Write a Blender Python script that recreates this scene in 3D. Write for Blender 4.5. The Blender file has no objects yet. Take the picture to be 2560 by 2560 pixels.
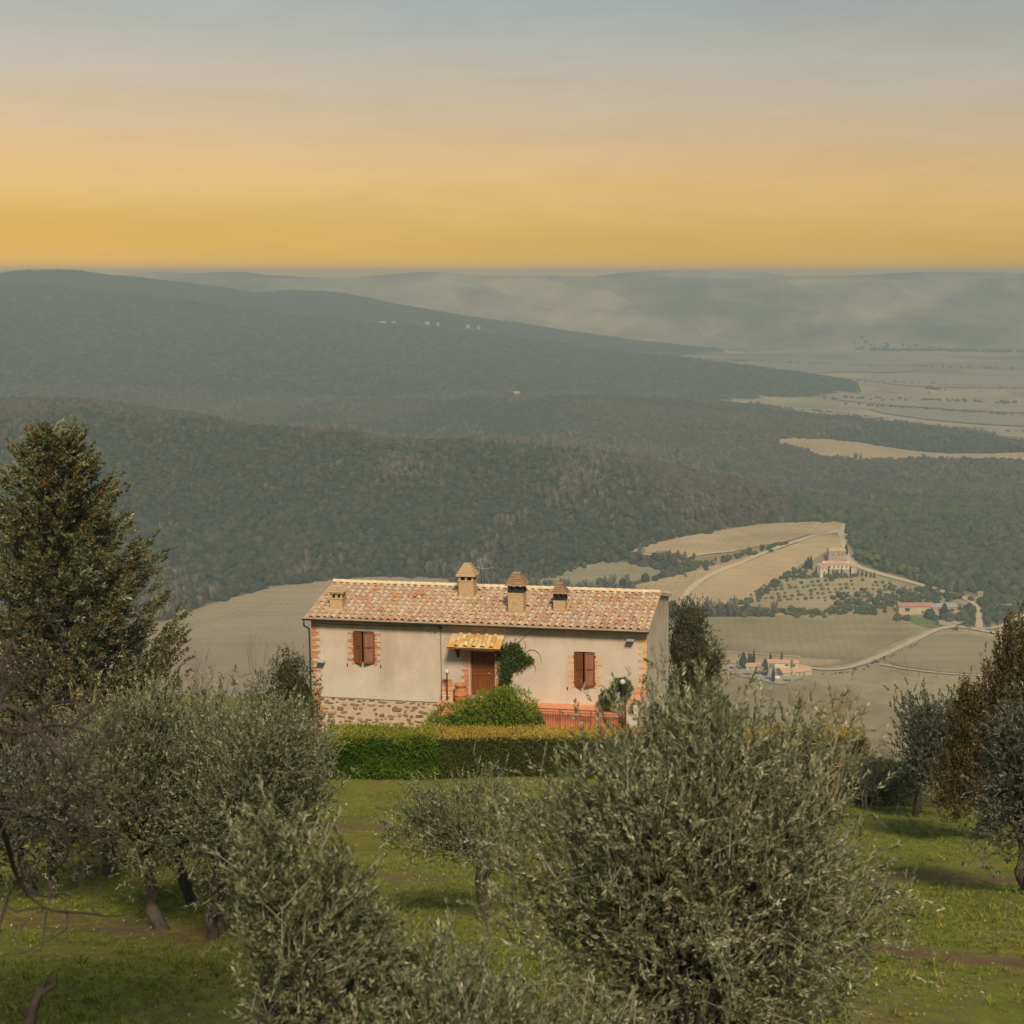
import bpy, bmesh, math, random
import numpy as np
from mathutils import Vector, Matrix, geometry

# ------------------------------------------------------------------ camera, sky, sun, exposure
SC = bpy.context.scene
COL = SC.collection
RAD = math.radians
FPX, PITCH, ROLL = 3968.0, 0.14957, 0.0          # focal length in photo pixels (2560 px wide)
_c, _s = math.cos(ROLL), math.sin(ROLL)
_r0 = np.array([1., 0, 0]); _u0 = np.array([0, math.sin(PITCH), math.cos(PITCH)])
CF = np.array([0, math.cos(PITCH), -math.sin(PITCH)])
CR = _r0*_c - _u0*_s
CU = _u0*_c + _r0*_s
cam = bpy.data.cameras.new('camera'); camo = bpy.data.objects.new('camera', cam); COL.objects.link(camo)
camo.matrix_world = Matrix(((CR[0], CU[0], -CF[0], 0), (CR[1], CU[1], -CF[1], 0), (CR[2], CU[2], -CF[2], 0), (0, 0, 0, 1)))
cam.sensor_width = 36.0; cam.lens = FPX/2560*36.0
cam.clip_start = 0.1; cam.clip_end = 90000
cam.dof.use_dof = True; cam.dof.focus_distance = 72.0; cam.dof.aperture_fstop = 4.0
SC.camera = camo

SUN_EL, SUN_AZ = RAD(43), RAD(170)      # azimuth from +y towards +x : high behind the camera
sun_dir = Vector((math.sin(SUN_AZ)*math.cos(SUN_EL), math.cos(SUN_AZ)*math.cos(SUN_EL), math.sin(SUN_EL)))
sl = bpy.data.lights.new('sun', 'SUN'); sl.energy = 4.35; sl.angle = RAD(12); sl.color = (1.0, 0.84, 0.62)
so = bpy.data.objects.new('sun', sl); COL.objects.link(so)
so.rotation_euler = (-sun_dir).to_track_quat('-Z', 'Y').to_euler()

SC.view_settings.view_transform = 'Standard'; SC.view_settings.look = 'None'
SC.view_settings.exposure = 0.0; SC.view_settings.gamma = 1.0; SC.view_settings.use_curve_mapping = False
SC.cycles.use_denoising = True; SC.cycles.adaptive_threshold = .02
SC.cycles.max_bounces = 6; SC.cycles.diffuse_bounces = 3; SC.cycles.glossy_bounces = 2
SC.cycles.transmission_bounces = 4; SC.cycles.volume_bounces = 0; SC.cycles.transparent_max_bounces = 8
SC.cycles.caustics_reflective = False; SC.cycles.caustics_refractive = False

def lin(r, g, b):
    f = lambda c: (c/255/12.92 if c/255 <= .04045 else ((c/255+.055)/1.055)**2.4)
    return (f(r), f(g), f(b), 1)

W = bpy.data.worlds.new('World'); SC.world = W; W.use_nodes = True
nt = W.node_tree; nt.nodes.clear()
def WN(t, **k):
    n = nt.nodes.new(t)
    for a, b in k.items(): setattr(n, a, b)
    return n
out = WN('ShaderNodeOutputWorld'); bg = WN('ShaderNodeBackground')
sky = WN('ShaderNodeTexSky', sky_type='NISHITA'); sky.sun_disc = False
sky.sun_elevation = SUN_EL; sky.sun_rotation = SUN_AZ; sky.altitude = 500; sky.dust_density = 4.0
skym = WN('ShaderNodeVectorMath', operation='SCALE'); skym.inputs[3].default_value = 0.06
tc = WN('ShaderNodeTexCoord'); sep = WN('ShaderNodeSeparateXYZ'); nt.links.new(tc.outputs['Generated'], sep.inputs[0])
# thin stretched cloud veil: shifts the elevation a little and breaks the bands up
mp = WN('ShaderNodeMapping'); mp.inputs['Scale'].default_value = (2.2, 2.2, 26.0)
nt.links.new(tc.outputs['Generated'], mp.inputs[0])
nz = WN('ShaderNodeTexNoise'); nz.inputs['Scale'].default_value = 1.6; nz.inputs['Detail'].default_value = 6; nz.inputs['Roughness'].default_value = 0.55
nt.links.new(mp.outputs[0], nz.inputs['Vector'])
ma = WN('ShaderNodeMath', operation='MULTIPLY_ADD'); ma.inputs[1].default_value = 0.024; ma.inputs[2].default_value = -0.012
nt.links.new(nz.outputs['Fac'], ma.inputs[0])
# a slow change round the compass: the haze reaches a little higher towards the left of the view
mx = WN('ShaderNodeMath', operation='MULTIPLY_ADD'); mx.inputs[1].default_value = 0.022; nt.links.new(sep.outputs['X'], mx.inputs[0]); nt.links.new(ma.outputs[0], mx.inputs[2])
ad = WN('ShaderNodeMath', operation='ADD'); nt.links.new(mx.outputs[0], ad.inputs[0]); nt.links.new(sep.outputs['Z'], ad.inputs[1])
rmp = WN('ShaderNodeValToRGB'); rmp.color_ramp.interpolation = 'B_SPLINE'
stops = [(0.0, (238, 184, 78)), (0.010, (230, 178, 82)), (0.024, (217, 174, 88)), (0.044, (227, 185, 110)), (0.066, (223, 187, 134)), (0.09, (207, 183, 149)),
         (0.115, (194, 182, 162)), (0.14, (178, 178, 168)), (0.17, (160, 169, 168)), (0.40, (142, 156, 166)), (1.0, (130, 148, 166))]
el = rmp.color_ramp.elements
while len(el) < len(stops): el.new(0.5)
for e, (p, c) in zip(el, stops): e.position = p; e.color = lin(*c)
nt.links.new(ad.outputs[0], rmp.inputs[0])
mixw = WN('ShaderNodeMixRGB'); mixw.inputs[0].default_value = 0.94
nt.links.new(sky.outputs[0], skym.inputs[0]); nt.links.new(skym.outputs[0], mixw.inputs[1]); nt.links.new(rmp.outputs[0], mixw.inputs[2])
# brighter and paler wisps
wr = WN('ShaderNodeMapRange'); wr.inputs[1].default_value = .35; wr.inputs[2].default_value = .75; wr.inputs[3].default_value = 1.02; wr.inputs[4].default_value = 1.09
nt.links.new(nz.outputs['Fac'], wr.inputs[0])
mp2 = WN('ShaderNodeMapping'); mp2.inputs['Scale'].default_value = (7.0, 7.0, 44.0); mp2.inputs['Rotation'].default_value = (0, .05, 0); nt.links.new(tc.outputs['Generated'], mp2.inputs[0])
nz2 = WN('ShaderNodeTexNoise'); nz2.inputs['Scale'].default_value = 1.0; nz2.inputs['Detail'].default_value = 7; nz2.inputs['Roughness'].default_value = .6; nz2.inputs['Distortion'].default_value = 1.6; nt.links.new(mp2.outputs[0], nz2.inputs['Vector'])
wr2 = WN('ShaderNodeMapRange'); wr2.inputs[1].default_value = .3; wr2.inputs[2].default_value = .75; wr2.inputs[3].default_value = .975; wr2.inputs[4].default_value = 1.055; nt.links.new(nz2.outputs['Fac'], wr2.inputs[0])
wmm = WN('ShaderNodeMath', operation='MULTIPLY'); nt.links.new(wr.outputs[0], wmm.inputs[0]); nt.links.new(wr2.outputs[0], wmm.inputs[1])
wx = WN('ShaderNodeMath', operation='MULTIPLY_ADD'); wx.inputs[1].default_value = -.26; nt.links.new(sep.outputs['X'], wx.inputs[0]); nt.links.new(wmm.outputs[0], wx.inputs[2])   # the brighter side of the sky is to the left
wm = WN('ShaderNodeVectorMath', operation='SCALE'); nt.links.new(mixw.outputs[0], wm.inputs[0]); nt.links.new(wx.outputs[0], wm.inputs[3])
nt.links.new(wm.outputs[0], bg.inputs[0]); bg.inputs[1].default_value = 1.0
nt.links.new(bg.outputs[0], out.inputs[0])

# ------------------------------------------------------------------ helpers
def ray(px, py):
    d = CF + CR*((px-1280)/FPX) - CU*((py-1280)/FPX)
    return d
def at(px, py, y):
    d = ray(px, py); return d*(y/d[1])

def _hash(xi, yi, s):
    n = (xi.astype(np.int64)*374761393 + yi.astype(np.int64)*668265263 + s*974711) & 0xffffffff
    n = ((n ^ (n >> 13))*1274126177) & 0xffffffff
    return ((n ^ (n >> 16)) & 0xffff)/65535.0
def vn(x, y, s=0):
    x = np.asarray(x, float); y = np.asarray(y, float)
    xi = np.floor(x); yi = np.floor(y); fx = x-xi; fy = y-yi
    fx = fx*fx*(3-2*fx); fy = fy*fy*(3-2*fy)
    a = _hash(xi, yi, s); b = _hash(xi+1, yi, s); c = _hash(xi, yi+1, s); d = _hash(xi+1, yi+1, s)
    return (a*(1-fx)+b*fx)*(1-fy)+(c*(1-fx)+d*fx)*fy
def fbm(x, y, s=0, o=4):
    t = 0; a = .5; n = 0
    for i in range(o):
        t = t+a*vn(x*2**i, y*2**i, s+i*17); n += a; a *= .5
    return t/n*2-1
def smax(a, b, k):
    h = np.clip(.5+.5*(a-b)/k, 0, 1); return b*(1-h)+a*h+k*h*(1-h)
def splus(t):
    return np.where(t > 20, t, np.log1p(np.exp(np.minimum(t, 20))))

FLOOR = -330.0
def crest(l): return np.array([at(*p) for p in l])
RIDGES = [  # crest lines of the hills, slope of their sides, rounding
 (crest([(-900, 985, 2150), (-200, 985, 2100), (150, 998, 2080), (600, 1072, 2030), (900, 1092, 2000), (1350, 1122, 1960), (1700, 1192, 1900), (2000, 1260, 1850), (2130, 1300, 1820)]), .26, 90, 3),
 (crest([(300, 1022, 3500), (700, 1010, 3450), (900, 1005, 3450), (1250, 993, 3400), (1500, 998, 3300), (1800, 1038, 3100), (2150, 1090, 2900), (2700, 1150, 2700)]), .11, 120, 5),
 (crest([(-900, 700, 4900), (-300, 697, 4900), (0, 704, 4900), (400, 738, 4900), (700, 778, 4900), (1000, 815, 4900), (1300, 855, 4850), (1600, 885, 4750), (1800, 915, 4650), (2000, 948, 4550), (2160, 972, 4550)]), .17, 130, 7),
 (crest([(-900, 700, 5900), (-300, 690, 5900), (0, 684, 5900), (60, 678, 5900), (130, 675, 5900), (190, 676, 5900), (250, 684, 5900), (330, 692, 5900), (530, 714, 6000), (640, 726, 6100), (730, 720, 6150), (800, 724, 6200), (1000, 764, 6350), (1250, 799, 6500), (1500, 836, 6600), (1620, 852, 6650), (1760, 867, 6700), (1900, 880, 6700), (2060, 889, 6650)]), .20, 50, 9),
 (crest([(-600, 687, 7500), (200, 699, 7500), (330, 687, 7500), (430, 679, 7500), (520, 681, 7500), (600, 678, 7500), (700, 689, 7500), (800, 695, 7500), (900, 691, 7500), (1000, 686, 7500), (1080, 682, 7500), (1200, 687, 7500), (1330, 688, 7500), (1500, 692, 7500), (1640, 685, 7500), (1750, 687, 7500), (1900, 695, 7500), (2060, 689, 7500), (2200, 694, 7500), (2400, 696, 7500), (3000, 693, 7500)]), .5, 60, 11),
 (crest([(1300, 692, 8700), (1480, 688, 8700), (1560, 681, 8700), (1640, 676, 8700), (1720, 675, 8700), (1790, 675, 8700), (1880, 679, 8700), (2000, 684, 8700), (2100, 688, 8700), (2180, 683, 8700), (2240, 678, 8700), (2300, 677, 8700), (2380, 681, 8700), (2450, 679, 8700), (2560, 682, 8700), (3000, 680, 8700)]), .5, 60, 13),
 (crest([(2150, 1330, 1840), (2190, 1296, 1870), (2280, 1284, 1900), (2420, 1280, 1920), (2700, 1276, 1950)]), .10, 70, 17),
]
KNOLL = at(2085, 1428, 1585)
def near_z(x, y):
    yc = np.maximum(y, -8)
    e = 88-18/(1+np.exp(-np.clip(x-11.5, -40, 40)))
    z = -22.05+.28*4*splus((63.5-yc)/4)
    z = z-.45*6*splus((y-e)/6)
    return z+.16*fbm(x*.25, y*.25, 3, 3)*np.clip(y/20, 0, 1)
def relief(x, y):
    base = FLOOR+4*fbm(x/420, y/420, 31, 3)
    z = base
    for pts, sl_, rd, sd in RIDGES:
        best = np.full(np.shape(x), -1e9)
        for a, b in zip(pts[:-1], pts[1:]):
            dx, dy = b[0]-a[0], b[1]-a[1]; L2 = dx*dx+dy*dy
            t = np.clip(((x-a[0])*dx+(y-a[1])*dy)/L2, 0, 1)
            dd = np.hypot(x-a[0]-t*dx, y-a[1]-t*dy)
            best = np.maximum(best, a[2]+t*(b[2]-a[2])-sl_*(np.sqrt(dd*dd+rd*rd)-rd))
        hh = np.clip((best-FLOOR)/120, 0, 1.6)
        away = np.clip((best-FLOOR)/60, 0, 1)
        best = best+hh*(22*fbm(x/300, y/300, sd, 4)-5)*away*.8*min(1., sl_/.15)*(.45 if sd in (9, 11, 13) else 1)
        z = smax(best, z, 14.0)
    k = KNOLL
    z = z+(k[2]-FLOOR)*np.exp(-(((x-k[0])/95)**2+((y-k[1]-15)/85)**2)/1.2)
    return z
def H(x, y):
    x = np.asarray(x, float); y = np.asarray(y, float)
    zn = near_z(x, y)
    zv = np.where(y > 500, relief(x, np.maximum(y, 500)), FLOOR)
    return np.where(zn > FLOOR-15, smax(zn, zv, 12.0), zv)
def Hs(x, y): return float(H(np.array([x]), np.array([y]))[0])
_T = np.concatenate([np.linspace(8, 120, 160), np.geomspace(120, 9000, 520)])
def hit(px, py):
    d = ray(px, py); d = d/d[1]
    P = d[None]*_T[:, None]
    b = np.nonzero(P[:, 2] < H(P[:, 0], P[:, 1]))[0]
    if len(b) == 0: return P[-1]
    i = b[0]; lo, hi = (_T[i-1] if i else 4.0), _T[i]
    for _ in range(2):
        q = np.linspace(lo, hi, 26); P = d[None]*q[:, None]
        b = np.nonzero(P[:, 2] < H(P[:, 0], P[:, 1]))[0]; i = b[0] if len(b) else 25
        lo, hi = q[max(i-1, 0)], q[i]
    q = d*hi; q[2] = Hs(q[0], q[1]); return q
def hits(l): return np.array([hit(*p) for p in l])
def onground(x, y, dz=0): return (x, y, Hs(x, y)+dz)
def inpoly(x, y, poly):
    c = np.zeros(np.shape(x), bool); n = len(poly); j = n-1
    for i in range(n):
        xi, yi = poly[i][0], poly[i][1]; xj, yj = poly[j][0], poly[j][1]
        cond = (yi > y) != (yj > y)
        c ^= cond & (x < (xj-xi)*(y-yi)/((yj-yi) if yj != yi else 1e-9)+xi)
        j = i
    return c

# ---- materials
def material(name):
    m = bpy.data.materials.new(name); m.use_nodes = True; t = m.node_tree
    b = t.nodes['Principled BSDF']; b.inputs['Specular IOR Level'].default_value = .3
    return m, t, b
def N(t, ty, **k):
    n = t.nodes.new(ty)
    for a, b in k.items(): setattr(n, a, b)
    return n
def ramp(t, src, stops, interp='LINEAR'):
    r = N(t, 'ShaderNodeValToRGB'); r.color_ramp.interpolation = interp; e = r.color_ramp.elements
    while len(e) < len(stops): e.new(.5)
    for q, (p, c) in zip(e, stops): q.position = p; q.color = (*c[:3], 1)
    if src is not None: t.links.new(src, r.inputs[0])
    return r.outputs[0]
def noise_(t, scale, detail=5, rough=.6, vec=None, dist=0):
    n = N(t, 'ShaderNodeTexNoise'); n.inputs['Scale'].default_value = scale; n.inputs['Detail'].default_value = detail
    n.inputs['Roughness'].default_value = rough; n.inputs['Distortion'].default_value = dist
    if vec is None:
        vec = N(t, 'ShaderNodeTexCoord').outputs['Object']
    t.links.new(vec, n.inputs['Vector']); return n.outputs['Fac']
def geopos(t): return N(t, 'ShaderNodeNewGeometry').outputs['Position']
def mapping(t, vec, scale, rot=(0, 0, 0)):
    m = N(t, 'ShaderNodeMapping'); m.inputs['Scale'].default_value = scale; m.inputs['Rotation'].default_value = rot
    t.links.new(vec, m.inputs[0]); return m.outputs[0]
def mix(t, fac, a, b, mode='MIX'):
    m = N(t, 'ShaderNodeMixRGB'); m.blend_type = mode
    for i, v in enumerate((fac, a, b)):
        if isinstance(v, (int, float)): m.inputs[i].default_value = v
        elif isinstance(v, tuple): m.inputs[i].default_value = (*v[:3], 1)
        else: t.links.new(v, m.inputs[i])
    return m.outputs[0]
def bump(t, b, h, strength=.4, dist=.02):
    n = N(t, 'ShaderNodeBump'); n.inputs['Strength'].default_value = strength; n.inputs['Distance'].default_value = dist
    t.links.new(h, n.inputs['Height']); t.links.new(n.outputs[0], b.inputs['Normal'])
def attr(t, name):
    return N(t, 'ShaderNodeAttribute', attribute_name=name).outputs['Fac']
def mrange(t, v, a, b, c=0, d=1):
    m = N(t, 'ShaderNodeMapRange'); m.inputs[1].default_value = a; m.inputs[2].default_value = b; m.inputs[3].default_value = c; m.inputs[4].default_value = d
    t.links.new(v, m.inputs[0]); return m.outputs[0]

def plain(name, col, rough=.8, var=.25, scale=6., bmp=.2, spec=.3, metal=0, dist=.01):
    m, t, b = material(name); n = noise_(t, scale, 6, .65)
    c1 = tuple(c*(1-var) for c in col[:3]); c2 = tuple(min(1, c*(1+var)) for c in col[:3])
    t.links.new(ramp(t, n, [(.3, c1), (.7, c2)]), b.inputs['Base Color'])
    b.inputs['Roughness'].default_value = rough; b.inputs['Specular IOR Level'].default_value = spec; b.inputs['Metallic'].default_value = metal
    if bmp: bump(t, b, noise_(t, scale*4, 5), bmp, dist)
    return m
def leafmat(name, stops, rough=.55, transl=.25, spec=.35, var=.15):
    m, t, b = material(name)
    c = ramp(t, attr(t, 'tint'), stops)
    if var:
        n = noise_(t, 1.3, 3); c = mix(t, 1.0, c, ramp(t, n, [(.3, (1-var,)*3), (.7, (1+var,)*3)]), 'MULTIPLY')
    t.links.new(c, b.inputs['Base Color']); b.inputs['Roughness'].default_value = rough; b.inputs['Specular IOR Level'].default_value = spec
    tr = N(t, 'ShaderNodeBsdfTranslucent'); t.links.new(c, tr.inputs[0])
    ms = N(t, 'ShaderNodeMixShader'); ms.inputs[0].default_value = transl
    t.links.new(b.outputs[0], ms.inputs[1]); t.links.new(tr.outputs[0], ms.inputs[2])
    t.links.new(ms.outputs[0], t.nodes['Material Output'].inputs[0])
    return m
def randmat(name, stops, rough=.85, var=.2, scale=3, bmp=.3, interp='LINEAR', dist=.01):
    """colour picked per object, with fine mottling"""
    m, t, b = material(name)
    oi = N(t, 'ShaderNodeObjectInfo').outputs['Random']
    c = ramp(t, oi, stops, interp)
    n = noise_(t, scale, 6, .65, geopos(t))
    c = mix(t, 1.0, c, ramp(t, n, [(.3, (1-var,)*3), (.7, (1+var,)*3)]), 'MULTIPLY')
    t.links.new(c, b.inputs['Base Color']); b.inputs['Roughness'].default_value = rough
    if bmp: bump(t, b, noise_(t, scale*6, 4, .6, geopos(t)), bmp, dist)
    return m

# ---- mesh helpers
def arrays_mesh(name, V, quads=None, tris=None, tint=None, smooth=False):
    V = np.asarray(V, np.float32).reshape(-1, 3)
    nq = 0 if quads is None else len(quads); ntr = 0 if tris is None else len(tris)
    me = bpy.data.meshes.new(name)
    me.vertices.add(len(V)); me.vertices.foreach_set('co', V.ravel())
    li = []
    if nq: li.append(np.asarray(quads, np.int32).ravel())
    if ntr: li.append(np.asarray(tris, np.int32).ravel())
    li = np.concatenate(li); me.loops.add(len(li)); me.loops.foreach_set('vertex_index', li)
    tot = np.concatenate([np.full(nq, 4, np.int32), np.full(ntr, 3, np.int32)])
    st = np.concatenate([[0], np.cumsum(tot)[:-1]]).astype(np.int32)
    me.polygons.add(nq+ntr); me.polygons.foreach_set('loop_start', st); me.polygons.foreach_set('loop_total', tot)
    if smooth: me.polygons.foreach_set('use_smooth', np.ones(nq+ntr, bool))
    if tint is not None:
        a = me.attributes.new('tint', 'FLOAT', 'POINT'); a.data.foreach_set('value', np.asarray(tint, np.float32))
    me.update(calc_edges=True); me.validate()
    return me
def link(name, me, mat=None, parent=None, loc=None, **props):
    o = bpy.data.objects.new(name, me); COL.objects.link(o)
    if mat is not None and me is not None and len(me.materials) == 0: me.materials.append(mat)
    if parent is not None: o.parent = parent
    if loc is not None: o.location = loc
    for k, v in props.items(): o[k] = v
    return o
def thing(name, label, cat, loc=(0, 0, 0), rz=0, group=None):
    o = bpy.data.objects.new(name, None); COL.objects.link(o); o.empty_display_size = .2
    o.location = loc; o.rotation_euler = HROT if (rz != 0 and rz == -globals().get('HYAW', 99)) else (0, 0, rz); o['label'] = label; o['category'] = cat
    if group: o['group'] = group
    return o
def tag(o, label, cat, group=None):
    o['label'] = label; o['category'] = cat
    if group: o['group'] = group
    return o

class MB:
    def __init__(s): s.v = []; s.f = []
    def add(s, vs, fs):
        o = len(s.v); s.v += [tuple(map(float, p)) for p in vs]; s.f += [tuple(i+o for i in f) for f in fs]; return s
    def box(s, a, b, bev=0.0):
        x0, y0, z0 = a; x1, y1, z1 = b
        if bev <= 0:
            return s.add([(x0, y0, z0), (x1, y0, z0), (x1, y1, z0), (x0, y1, z0), (x0, y0, z1), (x1, y0, z1), (x1, y1, z1), (x0, y1, z1)],
                         [(0, 3, 2, 1), (4, 5, 6, 7), (0, 1, 5, 4), (1, 2, 6, 5), (2, 3, 7, 6), (3, 0, 4, 7)])
        bm = bmesh.new(); bmesh.ops.create_cube(bm, size=1)
        for q in bm.verts: q.co = Vector(((x0+x1)/2+q.co.x*(x1-x0), (y0+y1)/2+q.co.y*(y1-y0), (z0+z1)/2+q.co.z*(z1-z0)))
        bmesh.ops.bevel(bm, geom=list(bm.edges), offset=bev, segments=1, affect='EDGES')
        bm.verts.index_update()
        s.add([q.co for q in bm.verts], [[q.index for q in f.verts] for f in bm.faces]); bm.free(); return s
    def rbox(s, c, size, rot, bev=0.0):
        t = MB().box((-size[0]/2, -size[1]/2, -size[2]/2), (size[0]/2, size[1]/2, size[2]/2), bev)
        M = Matrix.Translation(Vector(c)) @ rot.to_4x4()
        return s.add([M @ Vector(p) for p in t.v], t.f)
    def tube(s, path, rad, n=8, cap=True):
        P = [Vector(p) for p in path]; R = rad if isinstance(rad, (list, tuple, np.ndarray)) else [rad]*len(P)
        vs = []; fs = []; up = Vector((0, 0, 1)); prev = None
        for i, p in enumerate(P):
            d = (P[min(i+1, len(P)-1)]-P[max(i-1, 0)]).normalized()
            a = d.cross(up if prev is None else prev)
            if prev is None:
                if a.length < .05: a = d.cross(Vector((1, 0, 0)))
                a.normalize(); b = a.cross(d).normalized()
            else:
                b = prev-d*prev.dot(d); b.normalize(); a = d.cross(b).normalized()
            prev = b
            for k in range(n):
                th = 2*math.pi*k/n; vs.append(p+(a*math.cos(th)+b*math.sin(th))*R[i])
        for i in range(len(P)-1):
            for k in range(n): fs.append((i*n+k, i*n+(k+1) % n, (i+1)*n+(k+1) % n, (i+1)*n+k))
        if cap: fs += [tuple(range(n-1, -1, -1)), tuple((len(P)-1)*n+k for k in range(n))]
        return s.add(vs, fs)
    def lathe(s, prof, n=20, c=(0, 0, 0)):
        vs = []; fs = []
        for r, z in prof:
            for k in range(n): vs.append((c[0]+r*math.cos(2*math.pi*k/n), c[1]+r*math.sin(2*math.pi*k/n), c[2]+z))
        for i in range(len(prof)-1):
            for k in range(n): fs.append((i*n+k, i*n+(k+1) % n, (i+1)*n+(k+1) % n, (i+1)*n+k))
        fs += [tuple(range(n-1, -1, -1)), tuple((len(prof)-1)*n+k for k in range(n))]
        return s.add(vs, fs)
    def prism(s, poly, axis, a, b):
        """polygon in the other two axes, extruded along axis from a to b"""
        n = len(poly); vs = []
        for q in (a, b):
            for p in poly:
                l = list(p); l.insert(axis, q); vs.append(l)
        fs = [tuple(range(n-1, -1, -1)), tuple(range(n, 2*n))]+[(i, (i+1) % n, n+(i+1) % n, n+i) for i in range(n)]
        return s.add(vs, fs)
    def mesh(s, name, smooth=False):
        me = bpy.data.meshes.new(name); me.from_pydata(s.v, [], s.f); me.update()
        bm = bmesh.new(); bm.from_mesh(me); bmesh.ops.recalc_face_normals(bm, faces=bm.faces); bm.to_mesh(me); bm.free()
        if smooth:
            for p in me.polygons: p.use_smooth = True
        return me
    def build(s, name, mat, parent=None, smooth=False, **kw):
        return link(name, s.mesh(name, smooth), mat, parent, **kw)

def drape(name, poly_px, mat, step=14, off=.5, world=None, jitter=0, **props):
    """a sheet of ground cover lying on the terrain inside an outline"""
    if world is None:
        pl = []
        n = len(poly_px)
        for i in range(n):
            a, b = poly_px[i], poly_px[(i+1) % n]; k = 1
            for j in range(k): pl.append((a[0]+(b[0]-a[0])*j/k, a[1]+(b[1]-a[1])*j/k))
        P = np.array([hit(*p)[:2] for p in pl])
        for _ in range(2):
            Q = np.roll(P, -1, 0); P = np.stack([P*.8+Q*.2, P*.2+Q*.8], 1).reshape(-1, 2)
    else: P = [tuple(p[:2]) for p in world]
    P = np.array(P); x0, y0 = P.min(0); x1, y1 = P.max(0)
    gx, gy = np.meshgrid(np.arange(x0+step/2, x1, step), np.arange(y0+step/2, y1, step)); gx = gx.ravel(); gy = gy.ravel()
    k = inpoly(gx, gy, P); gx = gx[k]; gy = gy[k]
    vin = [Vector((float(p[0]), float(p[1]))) for p in P]+[Vector((float(a), float(b))) for a, b in zip(gx, gy)]
    r = geometry.delaunay_2d_cdt(vin, [], [list(range(len(P)))], 1, 1e-4)
    V = np.array([(v.x, v.y) for v in r[0]]); z = H(V[:, 0], V[:, 1])+off
    me = bpy.data.meshes.new(name); me.from_pydata([(a, b, c) for (a, b), c in zip(V, z)], [], [tuple(f) for f in r[2]]); me.update()
    bm = bmesh.new(); bm.from_mesh(me); bmesh.ops.recalc_face_normals(bm, faces=bm.faces)
    if sum(f.normal.z for f in bm.faces) < 0: bmesh.ops.reverse_faces(bm, faces=bm.faces)
    bm.to_mesh(me); bm.free()
    return link(name, me, mat, None, None, **props), P
def strip(name, pts_px, width, mat, off=.8, **props):
    P = hits(pts_px)[:, :2]
    # resample and smooth
    for _ in range(3):
        Q = [P[0]]
        for a, b in zip(P[:-1], P[1:]): Q += [a*.75+b*.25, a*.25+b*.75]
        Q.append(P[-1]); P = np.array(Q)
    D = np.gradient(P, axis=0); D /= np.linalg.norm(D, axis=1)[:, None]; S = np.stack([-D[:, 1], D[:, 0]], 1)
    w = width*(.5+.12*(vn(np.arange(len(P))*.35, 0*P[:, 0], 8)-.5))
    L = P+S*w[:, None]; R = P-S*w[:, None]; V = []
    for q in (L, P, R): V.append(np.column_stack([q, H(q[:, 0], q[:, 1])+off]))
    n = len(P); V = np.concatenate(V); F = []
    for i in range(n-1): F += [(i+1, i, n+i, n+i+1), (n+i+1, n+i, 2*n+i, 2*n+i+1)]
    me = arrays_mesh(name, V, quads=np.array(F)); 
    if sum(p.normal.z for p in me.polygons) < 0: me.flip_normals()
    return link(name, me, mat, None, None, **props), P

def scatter(name, P, scale, rotz, protos, mat=None, idx=None, tilt=None, **props):
    """one mass of small alike plants: instances of a few prototype meshes on points"""
    me = bpy.data.meshes.new(name); me.vertices.add(len(P)); me.vertices.foreach_set('co', np.asarray(P, np.float32).ravel())
    sc = np.asarray(scale, np.float32)
    if sc.ndim == 1: sc = np.repeat(sc[:, None], 3, 1)
    a = me.attributes.new('sc', 'FLOAT_VECTOR', 'POINT'); a.data.foreach_set('vector', sc.ravel())
    r = np.zeros((len(P), 3), np.float32); r[:, 2] = rotz
    if tilt is not None: r[:, :2] = tilt
    a = me.attributes.new('ro', 'FLOAT_VECTOR', 'POINT'); a.data.foreach_set('vector', r.ravel())
    a = me.attributes.new('ix', 'INT', 'POINT'); a.data.foreach_set('value', np.asarray(idx if idx is not None else np.random.default_rng(1).integers(0, len(protos), len(P)), np.int32))
    o = link(name, me, mat, None, None, **props)
    c = bpy.data.collections.new(name+'_kinds')
    for i, p in enumerate(protos):
        q = bpy.data.objects.new('%s_kind_%02d' % (name, i), p); c.objects.link(q)
    g = bpy.data.node_groups.new(name, 'GeometryNodeTree')
    g.interface.new_socket('Geometry', in_out='INPUT', socket_type='NodeSocketGeometry'); g.interface.new_socket('Geometry', in_out='OUTPUT', socket_type='NodeSocketGeometry')
    gi = g.nodes.new('NodeGroupInput'); go = g.nodes.new('NodeGroupOutput'); ip = g.nodes.new('GeometryNodeInstanceOnPoints'); ci = g.nodes.new('GeometryNodeCollectionInfo')
    ci.inputs['Collection'].default_value = c; ci.inputs['Separate Children'].default_value = True; ci.inputs['Reset Children'].default_value = True
    def na(n, dt):
        q = g.nodes.new('GeometryNodeInputNamedAttribute'); q.data_type = dt; q.inputs[0].default_value = n; return q.outputs['Attribute']
    ip.inputs['Pick Instance'].default_value = True
    L = g.links.new
    L(gi.outputs[0], ip.inputs['Points']); L(ci.outputs[0], ip.inputs['Instance']); L(na('ix', 'INT'), ip.inputs['Instance Index'])
    er = g.nodes.new('FunctionNodeEulerToRotation'); L(na('ro', 'FLOAT_VECTOR'), er.inputs[0]); L(er.outputs[0], ip.inputs['Rotation'])
    L(na('sc', 'FLOAT_VECTOR'), ip.inputs['Scale']); L(ip.outputs[0], go.inputs[0])
    mo = o.modifiers.new('scatter', 'NODES'); mo.node_group = g
    return o
def unit(v): return v/np.maximum(np.linalg.norm(v, axis=-1, keepdims=True), 1e-9)
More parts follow.
